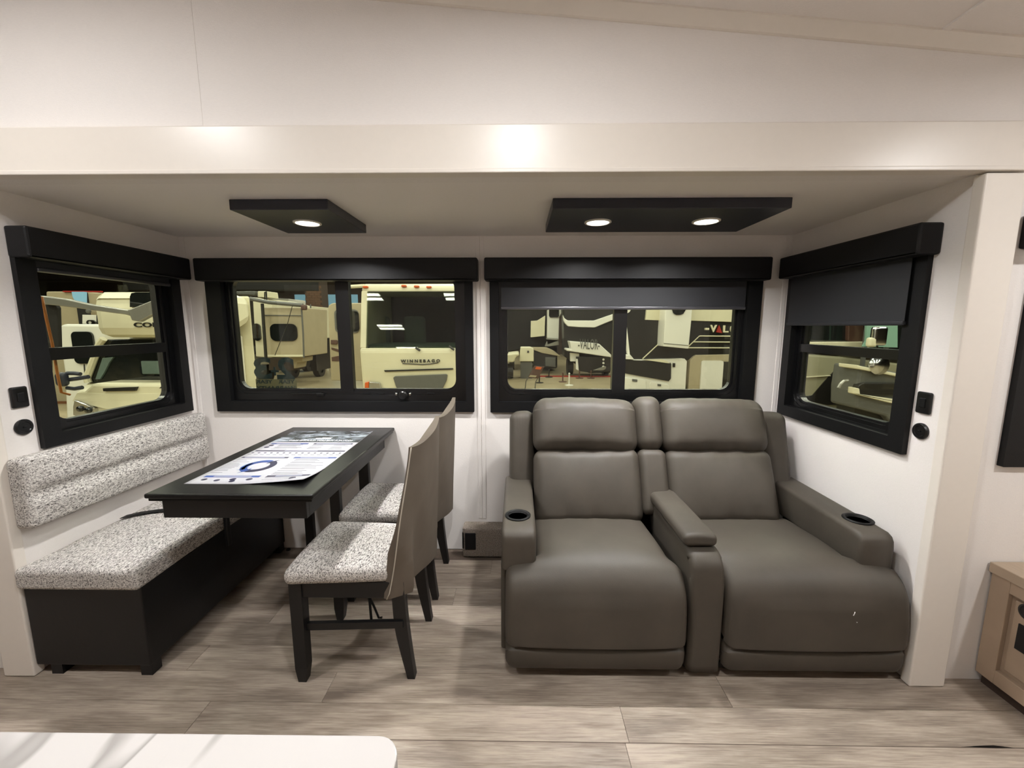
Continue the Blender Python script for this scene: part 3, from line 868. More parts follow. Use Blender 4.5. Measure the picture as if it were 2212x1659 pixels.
for s, t, r in ((.08, .64, .012), (.07, .60, .012), (.10, .055, .011), (.22, .045, .011), (.34, .06, .012), (.36, .035, .011), (.48, .06, .012), (.86, .05, .013)):
    x, y = pxy(s, t); ic.lathe([(r, 0), (r, .0003)], (x, y, pzz(s, t) + .0003), n=10)
tag(ic.build('icons', INKNAVY, poster), kind='stuff'); tag(g.build('printed_lines', INKGREY, poster), kind='stuff')
# arrow ring
cx, cy = pxy(.355, .255)
def arc(a0, a1, r0, r1, m_, nm):
    mb_ = MB(); N = 18
    top = []
    for k in range(N + 1):
        a = math.radians(a0 + (a1 - a0) * k / N); top.append((a, r0, r1))
    poly = [(cx + r1 * math.cos(a), cy + r1 * 1.15 * math.sin(a)) for a, r0, r1 in top]
    tip = math.radians(a1 + 16); rm = (r0 + r1) / 2
    poly += [(cx + (r1 + .016) * math.cos(math.radians(a1)), cy + (r1 + .016) * 1.15 * math.sin(math.radians(a1))), (cx + rm * math.cos(tip), cy + rm * 1.15 * math.sin(tip)),
             (cx + (r0 - .014) * math.cos(math.radians(a1)), cy + (r0 - .014) * 1.15 * math.sin(math.radians(a1)))]
    poly += [(cx + r0 * math.cos(a), cy + r0 * 1.15 * math.sin(a)) for a, r0, r1 in top[::-1]]
    mb_.prism([(x, y, pz + .0004) for x, y in poly], (0, 0, .0003)).build(nm, m_, poster)
arc(70, 245, .040, .066, INKBLUE, 'ring_arrow'); arc(258, 415, .040, .066, INKNAVY, 'ring_arrow'); arc(150, 215, .046, .060, INKSKY, 'ring_highlight')

# ------------------------------------------------------------------ dining chairs
ch = thing('dining_chair', (-.62, 1.57, 0), 'black dining chair with tweed seat and taupe slip covered back, nearer the camera', 'chair', 'dining chairs at the table')
def seat(u, v, w_, p):
    q = p.copy()
    k = (u + 1) / 2                     # 0 at the front (left), 1 at the back
    q.y *= 1.03 - .13 * k
    if w_ > 0: q.z += .012 * (1 - u * u) * (1 - v * v)
    q.y += .010 * (1 - v * v) * 0
    q.x -= .012 * (1 - v * v) if u < 0 else 0
    return q
MB().rbox((-.660, 1.568, .443), (.190, .200, .030), .026, fl=10, kc=4, fn=seat).build('seat', TWEED, ch, True)
r_ = MB(); r_.box(-.820, -.46, 1.392, 1.414, .353, .417, .002); r_.box(-.820, -.46, 1.722, 1.744, .353, .417, .002)
r_.box(-.838, -.816, 1.40, 1.74, .353, .417, .002); r_.box(-.46, -.44, 1.41, 1.73, .353, .417, .002)
r_.build('seat_frame', BLACKWOOD, ch)
for y in (1.408, 1.745):
    MB().loft([[(x0, y - h, z), (x1, y - h, z), (x1, y + h, z), (x0, y + h, z)] for x0, x1, h, z in ((-.836, -.806, .016, 0), (-.842, -.798, .021, .06), (-.842, -.796, .022, .30), (-.842, -.796, .022, .416))]).build('leg', BLACKWOOD, ch)
for y in (1.428, 1.742):
    path = crom([(-.408, 0), (-.424, .10), (-.440, .22), (-.446, .36), (-.446, .405)], 3)
    secs = []
    for x, z in path:
        hx = .014 + .010 * min(1, z / .2); secs.append([(x - hx, y - .017, z), (x + hx, y - .017, z), (x + hx, y + .017, z), (x - hx, y + .017, z)])
    MB().loft(secs).build('leg', BLACKWOOD, ch)
for y in (1.412, 1.744):
    MB().loft([[(x, y - .008, z - .014), (x, y + .008, z - .014), (x, y + .008, z + .014), (x, y - .008, z + .014)] for x, z in ((-.815, .222), (-.43, .236))]).build('stretcher', BLACKWOOD, ch)
# slip cover over the backrest
NO = [(.352, -.482), (.376, -.470), (.44, -.457), (.50, -.446), (.65, -.420), (.80, -.394), (.90, -.377), (.932, -.371)]
NI = [(.352, -.492), (.43, -.484), (.53, -.471), (.63, -.437), (.78, -.405), (.90, -.384), (.935, -.380)]
FO = [(.335, -.362), (.5, -.356), (.7, -.346), (.968, -.335)]
FI = [(.40, -.432), (.6, -.412), (.8, -.385), (.968, -.352)]
secs = []; NZ = 26; pip = []
for k in range(NZ + 1):
    t = k / NZ
    zn = .354 + (.930 - .354) * t; zf = .332 + (.968 - .332) * t
    def C4(tab, z, y): return Vector((lerp_table(tab, z), y, z))
    yn = 1.386 + .006 * math.sin(t * 9); yf = 1.742
    a, b, c, d = C4(NI, zn, yn + .004), C4(NO, zn, yn), C4(FO, zf, yf - .012), C4(FI, zf, yf - .014)
    pip.append(b + Vector((.001, -.0015, 0)))
    sec = []
    n1, n2 = 4, 14
    for i in range(n1): sec.append(a.lerp(b, i / n1))
    for i in range(n2):
        s = i / n2; p = b.lerp(c, s)
        sag = 4 * s * (1 - s)
        p.x += .058 * math.exp(-((s - .14) / .11) ** 2) * max(0, 1 - t / .55)
        p.x += .016 * sag + .004 * math.sin(s * 9 + t * 7) * sag * (1 - t * .5)
        p.z += -.022 * sag * max(0, t - .6) / .4
        sec.append(p)
    for i in range(n1): sec.append(c.lerp(d, i / n1))
    for i in range(n2):
        s = i / n2; p = d.lerp(a, s); sag = 4 * s * (1 - s)
        p.z += -.022 * sag * max(0, t - .6) / .4
        sec.append(p)
    secs.append(sec)
cov = MB().loft(secs).build('slip_cover', SLIP, ch, True)
cov.data.set_sharp_from_angle(angle=math.radians(50))
MB().tube(pip, .0022, 6).build('seam_piping', PIPING, cov, True)
ch2 = copy_thing(ch, (0, .465, 0), 'black dining chair with tweed seat and taupe slip covered back, beside the rear wall')
# a strap that dangles under the nearer chair
sc_ = MB().tube([(-.715, 1.765, .40), (-.70, 1.755, .30), (-.69, 1.74, .2), (-.676, 1.725, .09), (-.671, 1.72, .003)], .006, 6).build('hanging_strap', BLACK, ch)
MB().tube([(-.684, 1.733, .13), (-.655, 1.728, .06), (-.638, 1.724, .018), (-.622, 1.723, .02)], .005, 6).build('strap_branch', BLACK, sc_)
kb = thing('floor_bolt', (-1.392, 2.325, 0), 'small black bolt head on floor beside far bench corner', 'bolt')
MB().lathe([(.013, 0), (.013, .006), (.008, .010), (.001, .010)], (-1.392, 2.325, 0), n=8).build('bolt_head', BLACK, kb)

# ------------------------------------------------------------------ wooden cabinet at the right edge
cab = thing('media_cabinet', (2.0, .75, 0), 'taupe oak low cabinet standing against right of the opening', 'cabinet')
CX = 1.772
MB().box(CX - .028, X1 - .01, -.20, 1.438, .452, .490, .003).build('cabinet_top', CABTOP, cab)
MB().box(CX, X1 - .02, -.18, 1.436, .035, .452).build('body', CABWOOD, cab)
MB().box(CX + .03, X1 - .03, -.15, 1.42, 0, .035).build('plinth', KICK, cab)
MB().box(CX + .006, CX + .03, -.18, 1.43, 0, .033).build('kick_strip', KICK, cab)
fr = MB()
fr.box(CX - .018, CX, 1.375, 1.434, .045, .450, .002); fr.box(CX - .018, CX, .80, .86, .045, .450, .002)
fr.box(CX - .018, CX, .86, 1.375, .405, .450, .002); fr.box(CX - .018, CX, .86, 1.375, .045, .100, .002)
fr.build('face_frame', CABWOOD, cab)
MB().box(CX - .010, CX, .875, 1.362, .115, .392, .006, 2).build('raised_panel', CABWOOD, cab)
vent = MB(); vent.box(CX - .014, CX - .008, 1.17, 1.338, .222, .318, .001)
vent.build('vent', GLOSSBLACK, cab)
MB().lathe([(.028, 0), (.028, .005), (.022, .007), (.020, .004), (.001, .004)], (CX - .010, 1.318, .372), (-1, 0, 0), 24).build('grommet', GLOSSBLACK, cab)

# ------------------------------------------------------------------ kitchen island in the foreground
isl = thing('kitchen_island', (-.75, .1, 0), 'kitchen island with white grey veined quartz worktop, in front', 'island')
pts = [(-1.75, .386), (-.150, .390)]
for k in range(1, 8):
    a = math.radians(90 - 90 * k / 7); pts.append((-.150 + .026 * math.cos(a), .364 + .026 * math.sin(a)))
pts += [(-.116, -.28), (-1.75, -.28)]
MB().prism([(x, y, .878) for x, y in pts], (0, 0, .030), .002).build('worktop', QUARTZ, isl)
MB().box(-1.70, -.165, -.24, .345, .0, .878, .004).build('body', CABTOP, isl)
MB().box(-1.68, -.160, -.22, .349, .10, .86, .004).build('side_panel', CABWOOD, isl)

# ------------------------------------------------------------------ the showroom outside
HZ = -0.95
hall = tag(MB().box(-40, 40, -14, 44, HZ - .1, HZ).build('floor_showroom', CONCRETE), kind='structure')
tag(MB().box(-40, 40, -14, 44, 7.2, 7.4).build('ceiling_showroom', HALLDARK), kind='structure')
wb = MB(); panel_with_hole(wb, lambda m_, a, b, c, d: m_.box(a, b, 34, 34.3, c, d), -40, 40, HZ, 7.2, [(-18.2, -17.0, 1.9, 3.9), (-16.4, -13.0, 1.3, 3.9)])
hw = tag(wb.build('wall_showroom_back', HALLWALL), kind='structure')
tag(MB().box(-40, -39.7, -14, 34, HZ, 7.2).build('wall_showroom_left', HALLWALL), kind='structure')
tag(MB().box(39.7, 40, -14, 34, HZ, 7.2).build('wall_showroom_right', HALLWALL), kind='structure')
tag(MB().box(-40, 40, -14, -13.7, HZ, 7.2).build('wall_showroom_front', HALLWALL), kind='structure')
def pan(P, y, t, b=0.0):
    """panel with outline P (x, z) whose front stands at depth y, t thick"""
    return MB().prism([(x, y, z) for x, z in P], (0, t, 0), b)
def sect(P, name, m, par, y, t, b=0.0): return pan(P, y, t, b).build(name, m, par)
def rr2(P, r, n=5):
    (x0, z1), (x1, z0) = P; out = []
    for cx, cz, a0 in ((x1 - r, z1 - r, 0), (x0 + r, z1 - r, 90), (x0 + r, z0 + r, 180), (x1 - r, z0 + r, 270)):
        for k in range(n):
            a = math.radians(a0 + 90 * k / (n - 1)); out.append((cx + r * math.cos(a), cz + r * math.sin(a)))
    return out
def pipe(P, y, r, name, m, par, n=8): return MB().tube([(x, y, z) for x, z in P], r, n).build(name, m, par)
def wheel(x, y, par, r=.38):
    MB().lathe([(.2, -.13), (r, -.13), (r, .13), (.2, .13), (.18, .06), (.001, .06)], (x, y, HZ + r), (1, 0, 0), 24).build('wheel', RVBLACK, par)

# --- motorhome facing the left rear window
mh = thing('motorhome', (-1.87, 8.5, HZ), 'white motorhome front with large dark windscreen, seen through left rear window', 'motorhome')
zr, zw, zs, zb = 2.178, 2.008, 0.945, HZ + .45
xl, xm = -3.045, -1.868
xr = 2 * xm - xl
MB().prism([(xl, 8.02, zb), (xl, 7.96, zb + .5), (xl, 7.90, zs - .06), (xl, 7.94, zs), (xl, 9.9, zs), (xl, 9.9, zb)], (xr - xl, 0, 0), .05).build('nose', RVCREAM, mh)
MB().prism([(xl, 8.15, zw), (xl, 8.19, zr - .05), (xl, 8.30, zr), (xl, 9.9, zr), (xl, 9.9, zw)], (xr - xl, 0, 0), .04).build('roof_cap', RVCREAM, mh)
for x in (xl, xr - .14): MB().prism([(x, 7.94, zs - .02), (x, 8.15, zw + .02), (x, 9.9, zw + .02), (x, 9.9, zs - .02)], (.14, 0, 0), .02).build('front_pillar', RVCREAM, mh)
MB().box(xl, xr, 9.9, 16, zb, zr, .05).build('body', RVCREAM, mh)
MB().prism([(xl + .12, 7.93, zs - .02), (xl + .12, 8.14, zw + .01), (xl + .12, 8.152, zw + .01), (xl + .12, 7.942, zs - .02)], (xr - xl - .24, 0, 0)).build('windscreen', WSGLASS, mh)
MB().box(xl + .14, xr - .14, 8.0, 8.9, zs - .1, zs + .06, .04).build('dashboard', TEALSEAT, mh)
MB().box(xl + .14, xr - .14, 9.6, 9.85, zs, zw).build('dark_interior_panel', HALLDARK, mh)  # added dark panel, its colour stands in for the unlit cabin interior
for x in (-3.074, -2.282): MB().rbox((x, 9.2, zs + .2), (.24, .1, .42), .09, fl=3, kc=3).build('driver_seat', TEALSEAT, mh, True)
for P in ([(-2.959, 2.103), (-2.956, 2.103)], [(-2.209, 2.122), (-2.206, 2.122)], [(-1.962, 2.111), (-1.959, 2.111)], [(-1.722, 2.101), (-1.719, 2.101)]):
    MB().rbox((P[0][0], 8.17, P[0][1]), (.05, .04, .022), .02, fl=2, kc=3).build('marker_lamp', AMBER, mh, True)
pipe([(-2.892, 0.991), (-2.868, 0.900), (-2.839, 0.773), (-2.813, 0.661), (-2.777, 0.583), (-2.737, 0.533), (-2.681, 0.502), (-2.568, 0.488)], 7.95, .012, 'hood_seam', RVBLACK, mh)
sect([(-2.582, 0.502), (-1.257, 0.545), (-1.236, 0.528), (-1.279, 0.518), (-2.569, 0.474)], 'hood_slot', RVBLACK, mh, 7.90, .07)
sect([(-2.415, 0.357), (-2.378, 0.386), (-1.385, 0.430), (-1.357, 0.416), (-1.374, 0.309), (-1.440, 0.180), (-1.499, 0.094), (-2.311, 0.092), (-2.365, 0.178)], 'grille', RVGREY, mh, 7.90, .1, .01)
sect([(-2.966, 0.263), (-2.887, 0.278), (-2.896, 0.091), (-2.982, 0.091)], 'turn_lamp', AMBER, mh, 7.89, .1, .01)
sect([(-2.885, 0.278), (-2.675, 0.257), (-2.646, 0.092), (-2.894, 0.091)], 'headlamp', CHROME, mh, 7.89, .1, .01)
for P in ([(-1.948, 0.943), (-1.907, 0.911), (-1.862, 0.886)], [(-1.307, 0.974), (-1.259, 0.933), (-1.211, 0.898)]): pipe(P, 7.87, .022, 'wiper', RVBLACK, mh)
P = [(-2.250, 0.650), (-1.493, 0.660), (-2.248, 0.711), (-1.491, 0.730)]
text('W I N N E B A G O', RVBLACK, mh, (P[0][0], 7.895, P[0][1]), (1, 0, .012), (0, 0, 1), P[2][1] - P[0][1], .02, 'lettering', P[1][0] - P[0][0], bold=.02)
pipe([(-2.220, 0.634), (-2.024, 0.625), (-1.842, 0.615), (-1.687, 0.625), (-1.533, 0.650)], 7.90, .008, 'emblem_line', RVBLACK, mh)
sm = MB().box(xl - .32, xl - .20, 7.75, 7.85, 1.277, 1.841, .03).build('side_mirror', RVBLACK, mh)
MB().tube([(xl - .26, 7.82, zw - .05), (xl - .15, 7.95, zw + .08), (xl + .05, 8.2, zw + .12)], .035, 8).build('mirror_arm', RVCREAM, mh)
for x in (xl + .35, xr - .35): wheel(x, 8.9, mh); wheel(x, 14, mh)

# --- tan camper standing behind the motorhome
tc = thing('tan_camper', (-4.0, 12, HZ), 'tan camper corner with brown stripes, just left of the motorhome', 'camper')
sect([(-4.561, 1.787), (-4.534, 1.844), (-4.484, 1.882), (-4.416, 1.899), (-3.374, 1.898), (-3.460, 0.013), (-4.595, 0.020)], 'body', RVTAN, tc, 10.0, 5.0, .02)
fr_ = sect(rr2([(-4.403, 1.744), (-3.823, 1.188)], .1), 'window', RVGREY, tc, 9.97, .05)
sect(rr2([(-4.356, 1.703), (-3.813, 1.225)], .08), 'pane', RVGLASS, fr_, 9.955, .03)
sect([(-4.520, 1.020), (-4.384, 1.017), (-4.363, 0.995), (-4.367, 0.928), (-4.390, 0.907), (-4.523, 0.911)], 'latch', BROWNM, tc, 9.95, .06, .01)
sect([(-4.531, 0.835), (-4.288, 0.767), (-4.086, 0.708), (-4.092, 0.615), (-4.292, 0.699), (-4.526, 0.784)], 'stripe', BROWNM, tc, 9.985, .03)
sect([(-4.537, 0.597), (-4.295, 0.645), (-4.087, 0.700), (-4.098, 0.495), (-4.534, 0.502)], 'stripe', BROWNM, tc, 9.985, .03)
for x in (-3.9, -3.2): wheel(x, 11.5, tc, .36); wheel(x, 14, tc, .36)

# --- fifth wheel trailer with an extended room
tt = thing('travel_trailer', (-8.6, 17, HZ), 'tan travel trailer with extended side room and awning, seen at left in left rear window', 'trailer')
sect([(-10.306, 2.467), (-9.571, 2.274), (-9.750, 0.113), (-10.375, 0.154)], 'body', RVCREAM, tt, 16.2, 3.0, .02)
sect(rr2([(-10.352, 1.452), (-10.081, 0.776)], .14), 'window', RVGLASS, tt, 16.12, .12)
sr = sect([(-9.310, 2.028), (-7.871, 2.027), (-7.973, 0.223), (-9.359, 0.214)], 'side_room', RVTAN, tt, 15.2, 2.0, .03)
sect([(-9.269, 1.757), (-7.895, 1.746), (-7.897, 1.716), (-9.272, 1.724)], 'trim_line', RVGREY, sr, 15.17, .05)
sect(rr2([(-9.103, 1.433), (-8.109, 0.805)], .2), 'window', RVGLASS, sr, 15.15, .07)
sect([(-9.318, 0.291), (-7.916, 0.292), (-7.911, 0.215), (-9.324, 0.214)], 'sill_trim', RVCREAM, sr, 15.1, .12, .02)
pipe([(-9.571, 2.322), (-8.915, 2.194), (-7.690, 2.087)], 14.9, .07, 'awning_roll', RVGREY, tt)
MB().rbox((-7.649, 14.9, 2.013), (.085, .1, .095), .05, fl=2, kc=3).build('awning_end_cap', BROWNM, tt, True)
pipe([(-9.150, 2.150), (-9.164, 1.333), (-9.178, 0.198)], 14.9, .055, 'awning_arm', RVBLACK, tt)
pipe([(-7.748, 1.977), (-7.749, 1.083), (-7.786, 0.200)], 14.9, .03, 'awning_arm', RVGREY, tt)
pipe([(-8.075, 2.051), (-8.293, 1.432), (-8.841, 0.300)], 14.9, .012, 'awning_cord', RVBLACK, tt)
sect([(-10.349, 2.729), (-9.988, 2.728), (-9.967, 2.480), (-10.370, 2.493)], 'roof_unit', RVCREAM, tt, 16.6, .8, .03)
pipe([(-9.957, 2.365), (-9.931, 2.674), (-9.874, 2.701), (-9.883, 2.365)], 16.4, .025, 'ladder_rail', RVBLACK, tt)
sect([(-11.379, 2.719), (-10.454, 2.732), (-10.469, 2.569), (-11.390, 2.610)], 'roof_rack', RVGREY, tt, 16.6, .8, .03)
sect([(-8.753, 0.172), (-8.190, 0.172), (-8.216, -0.001), (-8.446, -0.028), (-8.503, -0.256), (-8.570, -0.256), (-8.580, -0.028), (-8.740, -0.015)], 'underframe', RVTAN, tt, 15.6, .8, .02)
sect([(-10.112, -0.304), (-9.933, -0.304), (-9.877, -0.112), (-9.738, -0.138), (-9.808, -0.921), (-10.040, -0.921), (-10.124, -0.432)], 'hitch', RVBLACK, tt, 14.8, .5, .03)
sect([(-9.872, 0.098), (-9.092, 0.099), (-8.882, -0.081), (-8.906, -0.402), (-9.914, -0.403)], 'axle_box', HALLWALL, tt, 16.2, .8, .02)
wheel(-10.061, 18.2, tt); wheel(-10.282, 16.6, tt)

# --- things further back in that view
wc = thing('white_camper', (-9.5, 21, HZ), 'white camper roof shining above the trailer side room', 'camper')
sect([(-12.083, 2.703), (-10.974, 2.653), (-11.004, 2.257), (-10.430, 2.241), (-10.544, 0.655), (-12.254, 0.654)], 'body', RVWHITE, wc, 20, 1.6, .05)
for x in (-11.946, -10.818): wheel(x, 21, wc, .4)
MB().box(-12.118, -10.613, 20.2, 21.4, HZ + .4, 0.722).build('chassis', RVBLACK, wc)
sp = thing('cream_camper', (-7.9, 19, HZ), 'narrow cream camper wall between the trailer and brick column', 'camper')
sect([(-9.239, 2.181), (-8.943, 2.211), (-8.978, 0.791), (-9.278, 0.770)], 'body', RVCREAM, sp, 18, 2, .02)
pipe([(-8.904, 2.282), (-8.927, 1.628), (-8.927, 0.726)], 17.9, .03, 'gutter', RVGREY, sp)
MB().box(-9.275, -9.013, 18.3, 19.8, HZ + .3, 0.800).build('chassis', RVBLACK, sp)
wheel(-9.152, 18.8, sp, .36)
bc = MB(); X_ = -10.774
bcol = thing('brick_column', (X_, 22.4, HZ), 'tall brown brick column in the showroom behind the campers', 'column')
MB().box(X_ - .85 * .5, X_ + .85 * .5, 22.02, 22.8, HZ, 7.2).build('core', HALLWALL, bcol)
bme = None
for r in range(26):
    for c_ in range(3):
        zz = 0.2 + r * .125; xx = X_ - .43 + c_ * .29 + (.145 if r % 2 else 0) - .07
        x0_, x1_ = max(xx, X_ - .43), min(xx + .28, X_ + .43)
        if x1_ - x0_ > .08: MB().box(x0_, x1_, 22.0, 22.05, zz, zz + .112).build('brick', BRICKM, bcol)
ds_ = thing('display_shelf', (-8.6, 24.5, HZ), 'dark merchandise shelf unit against the back of the showroom', 'shelf')
A_ = [(-11.865, 1.562), (-11.110, -0.686)]
(xa, za), (xb, zb_) = A_
MB().box(xa, xb, 24.3, 24.4, HZ, za).build('back_panel', HALLDARK, ds_)
for k in range(5): MB().box(xa, xb, 24.0, 24.3, HZ + .25 + k * .62, HZ + .30 + k * .62).build('shelf_board', RVBLACK, ds_)
for x in (xa, xb - .06): MB().box(x, x + .06, 24.0, 24.35, HZ, za).build('upright', RVBLACK, ds_)
for k, (fx, lv, ww, hh, mm) in enumerate(((.02, 2, .25, .4, RVGREY), (.50, 2, .28, .3, TEALSEAT), (.02, 3, .3, .42, RVGREY), (.62, 3, .25, .45, TEALSEAT), (.2, 1, .4, .4, RVGREY))):
    x = xa + .08 + fx * (xb - xa - .2); z = HZ + .30 + lv * .62
    tag(MB().box(x, min(x + ww, xb - .1), 24.02, 24.28, z, z + hh, .01).build('boxed_goods', mm), ('grey carton left of the low teal carton on showroom shelf', 'low teal carton on showroom shelf right of grey one', 'grey carton on the higher showroom shelf board', 'tall teal carton at upper right of showroom shelf', 'wide grey carton alone on the lower showroom shelf board')[k], 'box', 'cartons on the showroom shelf')
pd = thing('dark_partition', (-9.3, 23.4, HZ), 'low dark partition beside the display shelf on the showroom floor', 'partition')
sect([(-11.944, 0.628), (-11.433, 0.628), (-11.518, -0.622), (-12.029, -0.583)], 'panel', HALLWALL, pd, 23.2, .2, .02)
MB().box(-11.985, -11.511, 23.1, 23.5, HZ, HZ + .25).build('foot', HALLDARK, pd)
gm = tag(MB().box(-11.5, -7.6, 25.5, 28.5, HZ, HZ + .02).build('green_mat', mat('green mat', S(86, 96, 58), 1.0, nscale=30, var=.2)), 'flat green mat on the showroom floor by the shelf', 'mat')
ss = thing('sign_stand', (-9.941, 21.1, HZ), 'white framed information sign stand before the dark shelf', 'sign')
sect([(-9.981, 0.514), (-9.580, 0.514), (-9.735, 0.105), (-10.079, 0.123)], 'board', RVWHITE, ss, 21.0, .04, .005)
for k in range(4):
    P = [(-9.928, 0.428), (-9.656, 0.428), (-9.968, 0.357), (-9.682, 0.357)]
    MB().box(P[0][0] - .01 * k, P[1][0] - .04 * k, 20.97, 21.0, P[0][1] - .03 - k * .22, P[0][1] + .05 - k * .22).build('print_block', RVGREY, ss)
for a_, b_ in ((1345, 1330), (1442, 1428)):
    P = [(-10.081, 0.141), (-10.134, -0.127), (-10.169, -0.378)]
    dx = -9.732 - P[0][0] if a_ == 1442 else 0
    MB().tube([(P[0][0] + dx, 21.03, P[0][1]), (P[1][0] + dx, 21.05, P[1][1]), (P[2][0] + dx, 21.1, HZ)], .03, 6).build('leg', RVWHITE, ss)
# the steel roof beam and glazing bars of the showroom
tag(MB().box(-18, -9.4, 19, 19.8, 2.994, 3.458).build('trim_5', HALLDARK), kind='structure')
win = thing('window_6', (-14.5, 34, 1.3), kind='structure')
for x0_, x1_, z0_, z1_ in ((-18.2, -17.0, 1.9, 3.9), (-16.4, -14.75, 1.3, 3.9), (-14.65, -13.0, 1.3, 3.9)):
    MB().box(x0_, x1_, 34.05, 34.1, z0_, z1_).build('pane', DAYLIGHT, win)
MB().box(-14.75, -14.65, 34.0, 34.15, 1.3, 3.9).build('mullion', HALLWALL, win)

# --- cab-over motorhome beside the left side window
cc = thing('cabover_motorhome', (-6.2, 8, HZ), 'cream cab-over motorhome with black lettering, seen through left side window', 'motorhome')
XC = -5.08
zt, zbm, zr_ = 1.915, 1.160, 1.420
MB().prism([(-7.035, 6.80, zbm), (-7.035, 6.80, zt - .12), (-7.035, 6.92, zt), (-7.035, 7.95, zt), (-7.035, 7.95, zr_), (-7.035, 7.3, zbm)], (XC - -7.035, 0, 0), .16).build('cab_over', RVCREAM, cc)
MB().box(-6.972, XC - .22, 7.32, 7.95, HZ + .5, zbm + .02, .05).build('cab', RVWHITE, cc)
MB().prism([(-7.035 - .1, 7.95, HZ + .5), (XC - .04, 7.95, HZ + .5), (-7.4, 11.2, HZ + .5), (-9.2, 11.2, HZ + .5)], (0, 0, zt - HZ - .5), .03).build('coach_body', RVCREAM, cc)
sect([(-6.327, 1.824), (-6.297, 1.881), (-6.222, 1.895), (-5.559, 1.895), (-5.586, 1.658), (-6.349, 1.659)], 'front_window', RVGLASS, cc, 6.77, .08)
P = [(-6.335, 1.333), (-5.904, 1.333), (-6.325, 1.410), (-5.894, 1.410)]
text('COR', RVBLACK, cc, (P[0][0], 6.79, P[0][1]), (1, 0, 0), (0, 0, 1), P[2][1] - P[0][1], .02, 'lettering', P[1][0] - P[0][0], bold=.01)
sect([(-7.403, 1.110), (-6.077, 1.142), (-6.173, 0.298), (-7.680, 0.304), (-7.755, 0.353), (-7.637, 0.605), (-7.487, 0.975)], 'windscreen', RVGLASS, cc, 7.25, .2, .02)
pipe([(-7.676, 0.350), (-7.687, 0.439), (-7.510, 0.774), (-7.375, 1.043), (-7.291, 1.129)], 7.2, .055, 'front_pillar', RVCREAM, cc)
sect([(-7.481, 0.407), (-7.562, 0.407), (-7.379, 0.790), (-7.184, 0.806), (-7.280, 0.695), (-7.383, 0.535)], 'quarter_glass', TEALSEAT, cc, 7.22, .06)
MB().rbox((-6.517, 7.24, 0.617), (.19, .02, .12), .02, fl=3, kc=3).build('seat_back', TEALSEAT, cc, True)
MB().loft([[(x, y, z) for (x, z), y in zip(P_, (7.25, 7.25, 6.76, 6.72, 6.74))] for P_ in ([(-7.731, 0.332), (-7.625, 0.327)] + [(-7.322, 0.255), (-7.482, 0.102), (-7.401, 0.239)], [(-7.204, 0.312), (-7.194, 0.320)] + [(-6.823, 0.241), (-6.906, -0.035), (-6.855, 0.225)], [(-6.130, 0.314), (-6.129, 0.322)] + [(-5.715, 0.243), (-5.747, -0.031), (-5.717, 0.228)])]).build('hood_top', RVCREAM, cc)
sect([(-7.130, 0.400), (-5.665, 0.392), (-5.758, -0.423), (-7.534, -0.429), (-7.515, -0.151), (-7.448, 0.094), (-7.309, 0.261)], 'hood', RVCREAM, cc, 6.75, .5, .05)
sect([(-6.926, 0.319), (-6.347, 0.346), (-6.385, 0.281), (-6.923, 0.270)], 'hood_vent', RVBLACK, cc, 6.71, .06)
sect([(-5.973, 0.324), (-5.924, 0.362), (-5.758, 0.367), (-5.765, 0.310)], 'hood_vent', RVBLACK, cc, 6.71, .06)
hl = sect([(-7.404, 0.126), (-7.340, 0.104), (-7.226, 0.059), (-7.092, -0.009), (-7.091, -0.078), (-7.191, -0.116), (-7.408, -0.155), (-7.466, -0.132), (-7.444, 0.013)], 'headlamp', CHROME, cc, 6.68, .1, .01)
for px_ in ([(-7.320, -0.022), (-7.318, -0.022)], [(-7.188, -0.045), (-7.186, -0.045)]): MB().lathe([(.001, -.02), (.045, -.02), (.05, 0)], (px_[0][0], 6.67, px_[0][1]), (0, 1, 0), 14).build('bulb', RVGLASS, hl, True)
mi = MB()
MB().rbox((-7.351, 6.5, 0.498), (.075, .07, .115), .06, fl=3, kc=3).build('side_mirror', NAVYM, cc, True)
for P_ in ([(-7.310, 0.592), (-7.193, 0.592), (-7.093, 0.578)], [(-7.326, 0.483), (-7.148, 0.505), (-6.968, 0.535)], [(-7.347, 0.352), (-7.231, 0.337), (-7.096, 0.360)]): pipe(P_, 6.55, .032, 'mirror_arm', NAVYM, cc)
wheel(-6.9, 7.6, cc); wheel(-5.55, 7.6, cc); wheel(-7.9, 10.2, cc); wheel(-9, 10.6, cc)
wv = thing('white_van', (-8.9, 10, HZ), 'white van with dark rear window behind the cab-over motorhome', 'van')
sect([(-10.091, 1.298), (-10.047, 1.366), (-9.973, 1.395), (-9.041, 1.385), (-9.355, -0.871), (-10.240, -0.873), (-10.113, 0.350), (-10.110, 0.867)], 'body', RVWHITE, wv, 9.0, 1.1, .05)
sect(rr2([(-9.794, 1.230), (-9.320, 0.526)], .1), 'window', RVGLASS, wv, 8.96, .08)
pipe([(-9.554, 0.520), (-9.566, 0.362), (-9.575, 0.204)], 8.93, .012, 'aerial', RVBLACK, wv)
for x in (-9.8, -9.2): wheel(x, 9.6, wv, .36)
aw = thing('awning_post', (-6.9, 6.1, HZ), 'dark post with grey folding awning arm outside left side window', 'awning')
sect([(-7.191, 1.686), (-6.947, 1.679), (-6.922, 1.620), (-6.999, 0.990), (-7.160, 0.935), (-7.696, -2.438), (-7.860, -2.439)], 'post', HALLDARK, aw, 6.2, .06, .01)
sect([(-7.056, 1.797), (-6.650, 1.745), (-6.301, 1.667), (-5.646, 1.570), (-5.568, 1.550), (-5.632, 1.472), (-5.787, 1.518), (-6.181, 1.570), (-6.470, 1.609), (-6.772, 1.648), (-7.076, 1.674)], 'arm', ALU, aw, 6.08, .10, .012)
